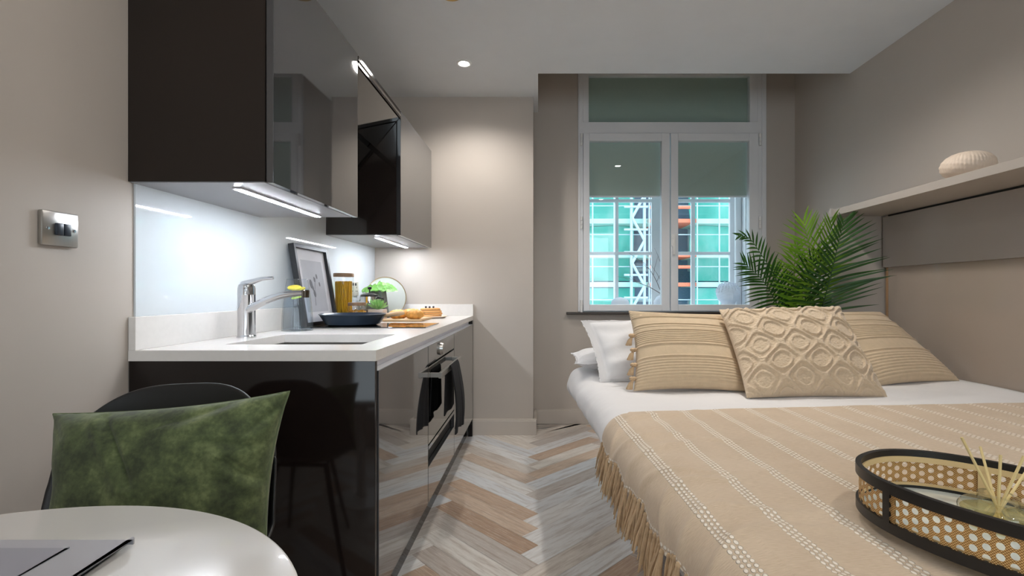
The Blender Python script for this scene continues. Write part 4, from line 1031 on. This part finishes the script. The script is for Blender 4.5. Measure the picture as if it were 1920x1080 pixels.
frond(pr([(1526, 612, 2.74), (1548, 552, 2.60), (1566, 482, 2.57), (1580, 424, 2.56), (1583, 412, 2.56)]), 0.235, M['palm'], 26, start=0.48, droop=0.15, nrm=(-0.1, -1, 0.1), left=1.0, right=0.55)
frond(pr([(1506, 612, 2.78), (1510, 560, 2.66), (1520, 500, 2.64), (1540, 466, 2.64)]), 0.14, M['palm'], 22, start=0.45, droop=0.25, nrm=(0.2, -1, -0.1))
frond(pr([(1520, 620, 2.90), (1522, 580, 2.90), (1530, 520, 2.92), (1545, 480, 2.94)]), 0.15, M['palm'], 22, start=0.42, droop=0.3, nrm=(-0.3, -1, 0.1))
frond(pr([(1530, 640, 2.74), (1548, 608, 2.62), (1562, 582, 2.60)]), 0.075, M['palm'], 9, start=0.72, droop=0.2)
frond(pr([(1486, 612, 2.92), (1480, 575, 2.90), (1462, 520, 2.90), (1450, 495, 2.92)]), 0.11, M['palml'], 18, start=0.5, droop=0.3)

# ------------------------------------------------------------------ cane tray with reed diffuser
TC = Vector((0.725, 0.742)); TA, TBB, TANG = 0.212, 0.150, math.radians(122)
TZ = BT+0.028
def ell(t, s=0.0, z=0.0):
    ct, st = math.cos(t), math.sin(t); e = 0.88
    a = (TA+s)*math.copysign(abs(ct)**e, ct); b = (TBB+s)*math.copysign(abs(st)**e, st)
    return Vector((TC.x+a*math.cos(TANG)-b*math.sin(TANG), TC.y+a*math.sin(TANG)+b*math.cos(TANG), TZ+z))
tr = thing('serving_tray', (TC.x, TC.y, TZ), 'oval black rimmed cane webbing tray resting on the throw', 'tray')
def band(s0, s1, z0, z1, name, mat, n=140, uv=False):
    m = MB(); pr_ = [(s0, z0), (s1, z0), (s1, z1), (s0, z1)]
    m.grid(n, 4, lambda u, v: ell(u*2*PI, *pr_[int(round(v*4)) % 4]), closed_u=True); return m.build(name, mat, tr, angle=50)
band(-0.007, 0.0, 0.001, 0.017, 'bottom_rim', M['blackrim']); band(-0.008, 0.0005, 0.062, 0.079, 'top_rim', M['blackrim'])
band(-0.0095, -0.0075, 0.014, 0.019, 'inner_beading', M['canewood']); band(-0.0105, -0.008, 0.058, 0.068, 'inner_beading', M['canewood'])
arc = [0]; N_ = 200
for i in range(N_): arc.append(arc[-1]+(ell((i+1)/N_*2*PI)-ell(i/N_*2*PI)).length)
m = MB(); m.grid(N_, 1, lambda u, v: ell(u*2*PI, -0.0045, 0.016+v*0.048), lambda u, v: (arc[int(round(u*N_))], 0.0015+v*0.048)); m.build('cane_side', M['cane'], tr, angle=180)
m = MB(); m.bm.faces.new([m.bm.verts.new(ell(i/80*2*PI, -0.007, 0.008)) for i in range(80)]); r_ = bmesh.ops.extrude_face_region(m.bm, geom=m.bm.faces[:]); bmesh.ops.translate(m.bm, vec=(0, 0, -0.005), verts=[v for v in r_['geom'] if isinstance(v, bmesh.types.BMVert)])
m.build('glass_base', M['mirror'], tr, smooth=False)
for tt in (1.0, 2.1, 3.1, 4.1, 5.05):
    m = MB(); dt = 0.035
    m.grid(6, 4, lambda u, v: ell(tt-dt+2*dt*u, *[(-0.0055, 0.017), (0.0, 0.017), (0.0, 0.063), (-0.0055, 0.063)][int(round(v*4)) % 4]))
    m.build('upright', M['blackrim'], tr, smooth=False)
    m = MB(); m.grid(6, 4, lambda u, v: ell(tt-dt*1.3+2.6*dt*u, *[(-0.0085, 0.018), (-0.0065, 0.018), (-0.0065, 0.060), (-0.0085, 0.060)][int(round(v*4)) % 4]))
    m.build('inner_upright', M['canewood'], tr, smooth=False)
fx, fy, fz = 0.735, 0.785, TZ+0.0085
df = thing('reed_diffuser', (fx, fy, fz), 'low clear glass reed diffuser bottle standing in the cane tray', 'diffuser')
MB().lathe([(0, 0.0), (0.044, 0.0), (0.050, 0.004), (0.051, 0.024), (0.046, 0.031), (0.020, 0.033), (0.0195, 0.036), (0.026, 0.037), (0.026, 0.048), (0.017, 0.049)], (fx, fy, fz), seg=40).build('glass_bottle', M['bottle'], df)
MB().lathe([(0, 0.003), (0.046, 0.003), (0.0475, 0.020), (0, 0.020)], (fx, fy, fz), seg=32).build('oil', glassmat('scented_oil', (0.93, 0.90, 0.70), 1.5), df)
for (tpx, tpy, Y) in ((1803, 820, 0.80), (1838, 838, 0.86), (1876, 853, 0.79), (1920, 855, 0.78), (1935, 868, 0.82)):
    t0 = pt(tpx, tpy, Y); b0 = Vector((fx+(fx-t0.x)*0.18, fy+(fy-t0.y)*0.18, fz+0.006))
    MB().tube([b0, t0], 0.0021, 8).build('reed', M['reed'], df)

# ------------------------------------------------------------------ dining table, laptop, chair, green cushion
TTZ = 0.72; TCX, TCY, TR_ = -0.505, 0.257, 0.345
tb = thing('dining_table', (TCX, TCY, 0), 'round white dining table in the left foreground', 'table')
MB().lathe([(0, -0.022), (TR_-0.012, -0.022), (TR_-0.003, -0.014), (TR_, -0.006), (TR_-0.001, -0.002), (TR_-0.004, 0), (0, 0)], (TCX, TCY, TTZ), seg=128).build('table_top', M['table'], tb)
MB().lathe([(0, 0.0), (0.22, 0.0), (0.22, 0.008), (0.05, 0.02), (0.035, 0.06), (0.032, 0.66), (0.06, 0.695), (0, 0.695)], (TCX, TCY, 0), seg=48).build('pedestal', M['white'], tb)
A = pt(258, 1021, 0.24*0+0.26*F/473); 
lc_ = Vector((A.x, A.y)); d1 = Vector((-1, 0.0)); d2 = Vector(((pt(172, 1080, 0.26*F/532).x-A.x), (pt(172, 1080, 0.26*F/532).y-A.y))).normalized()
LZ = TTZ+0.006
lt = thing('laptop', (A.x-0.1, A.y-0.05, TTZ), 'slim silver laptop lying on the round white table', 'laptop')
def slab(o_, e1, l1, e2, l2, z0, z1, name, mat, par, r=0.006):
    m = MB(); pts = []
    cs = [(0, 0), (l1, 0), (l1, l2), (0, l2)]
    for i, (a, b) in enumerate(cs):
        sa = 1 if a == 0 else -1; sb = 1 if b == 0 else -1
        seq = range(5) if i % 2 == 0 else range(4, -1, -1)
        for k_ in seq:
            an = k_/4*PI/2; pts.append((a+sa*r*(1-math.sin(an)), b+sb*r*(1-math.cos(an))))
    lo = [m.bm.verts.new((o_.x+e1.x*a+e2.x*b, o_.y+e1.y*a+e2.y*b, z0)) for a, b in pts]; hi = [m.bm.verts.new((o_.x+e1.x*a+e2.x*b, o_.y+e1.y*a+e2.y*b, z1)) for a, b in pts]
    m.bm.faces.new(lo[::-1]); m.bm.faces.new(hi); n = len(pts)
    for i in range(n): m.bm.faces.new((lo[i], lo[(i+1) % n], hi[(i+1) % n], hi[i]))
    return m.build(name, mat, par, smooth=False)
slab(lc_, d1, 0.30, d2, 0.21, TTZ+0.003, LZ+0.002, 'laptop_body', M['laptop'], lt)
slab(lc_+d1*0.022+d2*0.014, d1, 0.256, d2, 0.18, TTZ+0.0005, TTZ+0.003, 'rubber_base', M['pad'], lt)
in_ = pt(134, 1025.5, (CAMZ-LZ-0.002)*F/477.5); slab(Vector((in_.x, in_.y)), d1, 0.12, d2, 0.11, LZ+0.0005, LZ+0.0026, 'touchpad', M['pad'], lt, r=0.003)

ch = thing('dining_chair', (-0.75, 0.95, 0), 'black moulded shell dining chair holding the green cushion', 'chair')
CX = -0.752
def shell(u, v):
    a = u*2-1                       # -1..1 across
    # centre profile: seat front -> seat rear -> up the back
    prof = [(0.70, 0.455), (0.76, 0.462), (0.90, 0.440), (0.98, 0.436), (1.04, 0.47), (1.075, 0.56), (1.10, 0.67), (1.12, 0.785)]
    f = v*(len(prof)-1); k_ = min(int(f), len(prof)-2); t = f-k_
    y = prof[k_][0]*(1-t)+prof[k_+1][0]*t; z = prof[k_][1]*(1-t)+prof[k_+1][1]*t
    hw = 0.188+0.050*math.sin(min(1, v*1.25)*PI/2)
    if v > 0.62: 
        tt = (v-0.62)/0.38; hw *= 1-0.05*tt-0.16*tt**6
    x = CX+a*hw-0.050*max(0, v-0.5)*2
    side = abs(a)**2.6
    y -= 0.07*side*min(1, v*1.6)*(1-0.35*max(0, v-0.7)/0.3)
    z += 0.05*side*(1-v)+ (0.03*side if 0.3 < v < 0.8 else 0)
    if v > 0.62: z -= 0.06*abs(a)**3.5*((v-0.62)/0.38)**2
    z += 0.008*a*v-0.012*v                  # slight tilt of the shell
    return (x, y, z)
m = MB(); m.grid(40, 56, shell); m.build('shell', M['chair'], ch, angle=180, solid=0.008, sub=1)
for (lx, ly, tx_, ty_) in ((-0.93, 0.72, -0.86, 0.80), (-0.58, 0.72, -0.66, 0.80), (-0.95, 1.14, -0.87, 1.0), (-0.56, 1.14, -0.65, 1.0)):
    MB().tube([(lx, ly, 0.0), (tx_, ty_, 0.43)], [0.009, 0.013], 12).build('leg', M['chair'], ch)
MB().tube([(-0.86, 0.80, 0.425), (-0.66, 0.80, 0.425), (-0.65, 1.0, 0.425), (-0.87, 1.0, 0.425), (-0.86, 0.80, 0.425)], 0.009, 8).build('seat_frame', M['chair'], ch)
def velvet(u, v):
    h = 0
    for (u0, v0, u1, v1, a_, w_) in ((0.30, 0.95, 0.47, 0.45, -0.010, 0.020), (0.86, 0.58, 0.99, 0.45, -0.011, 0.022), (0.62, 0.86, 0.80, 0.96, -0.006, 0.03), (0.10, 0.80, 0.02, 0.95, -0.005, 0.03), (0.92, 0.75, 0.99, 0.90, -0.007, 0.02), (0.75, 0.70, 0.95, 0.66, -0.005, 0.03)):
        p = Vector((u, v)); a = Vector((u0, v0)); b = Vector((u1, v1)); ab = b-a; t = max(0, min(1, (p-a).dot(ab)/ab.dot(ab)))
        d = (p-a-ab*t).length; h += a_*math.exp(-(d/w_)**2)*(math.sin(PI*(0.15+0.7*t)))-(a_*0.5*math.exp(-((d-2.2*w_)/(1.6*w_))**2) if (p-a).cross(ab) > 0 else 0)
    return h+0.008*noise.noise(Vector((u*2.5, v*2.5, 3)))+0.004*noise.noise(Vector((u*5, v*5, 9)))
gc, gb, gn = cushion('velvet_cushion', M['green'], pz(92, 0.92, 0.490), pz(500, 0.93, 0.478), pz(543, 1.0, 0.778), pz(100, 1.0, 0.732), 0.16, 'crumpled green velvet cushion propped on the black chair', 'cushion', None, 0.085, velvet, 140, 120, p=2.6)
m = MB(); loop = []
for k_ in range(160):
    t = k_/160*4; s_ = t % 1*2-1
    u, v = [(s_, -1), (1, s_), (-s_, 1), (-1, -s_)][int(t)]
    loop.append(gb(u, v))
loop.append(loop[0]); m.tube(loop, 0.0018, 6, cap=False); m.build('piping', M['piping'], gc)
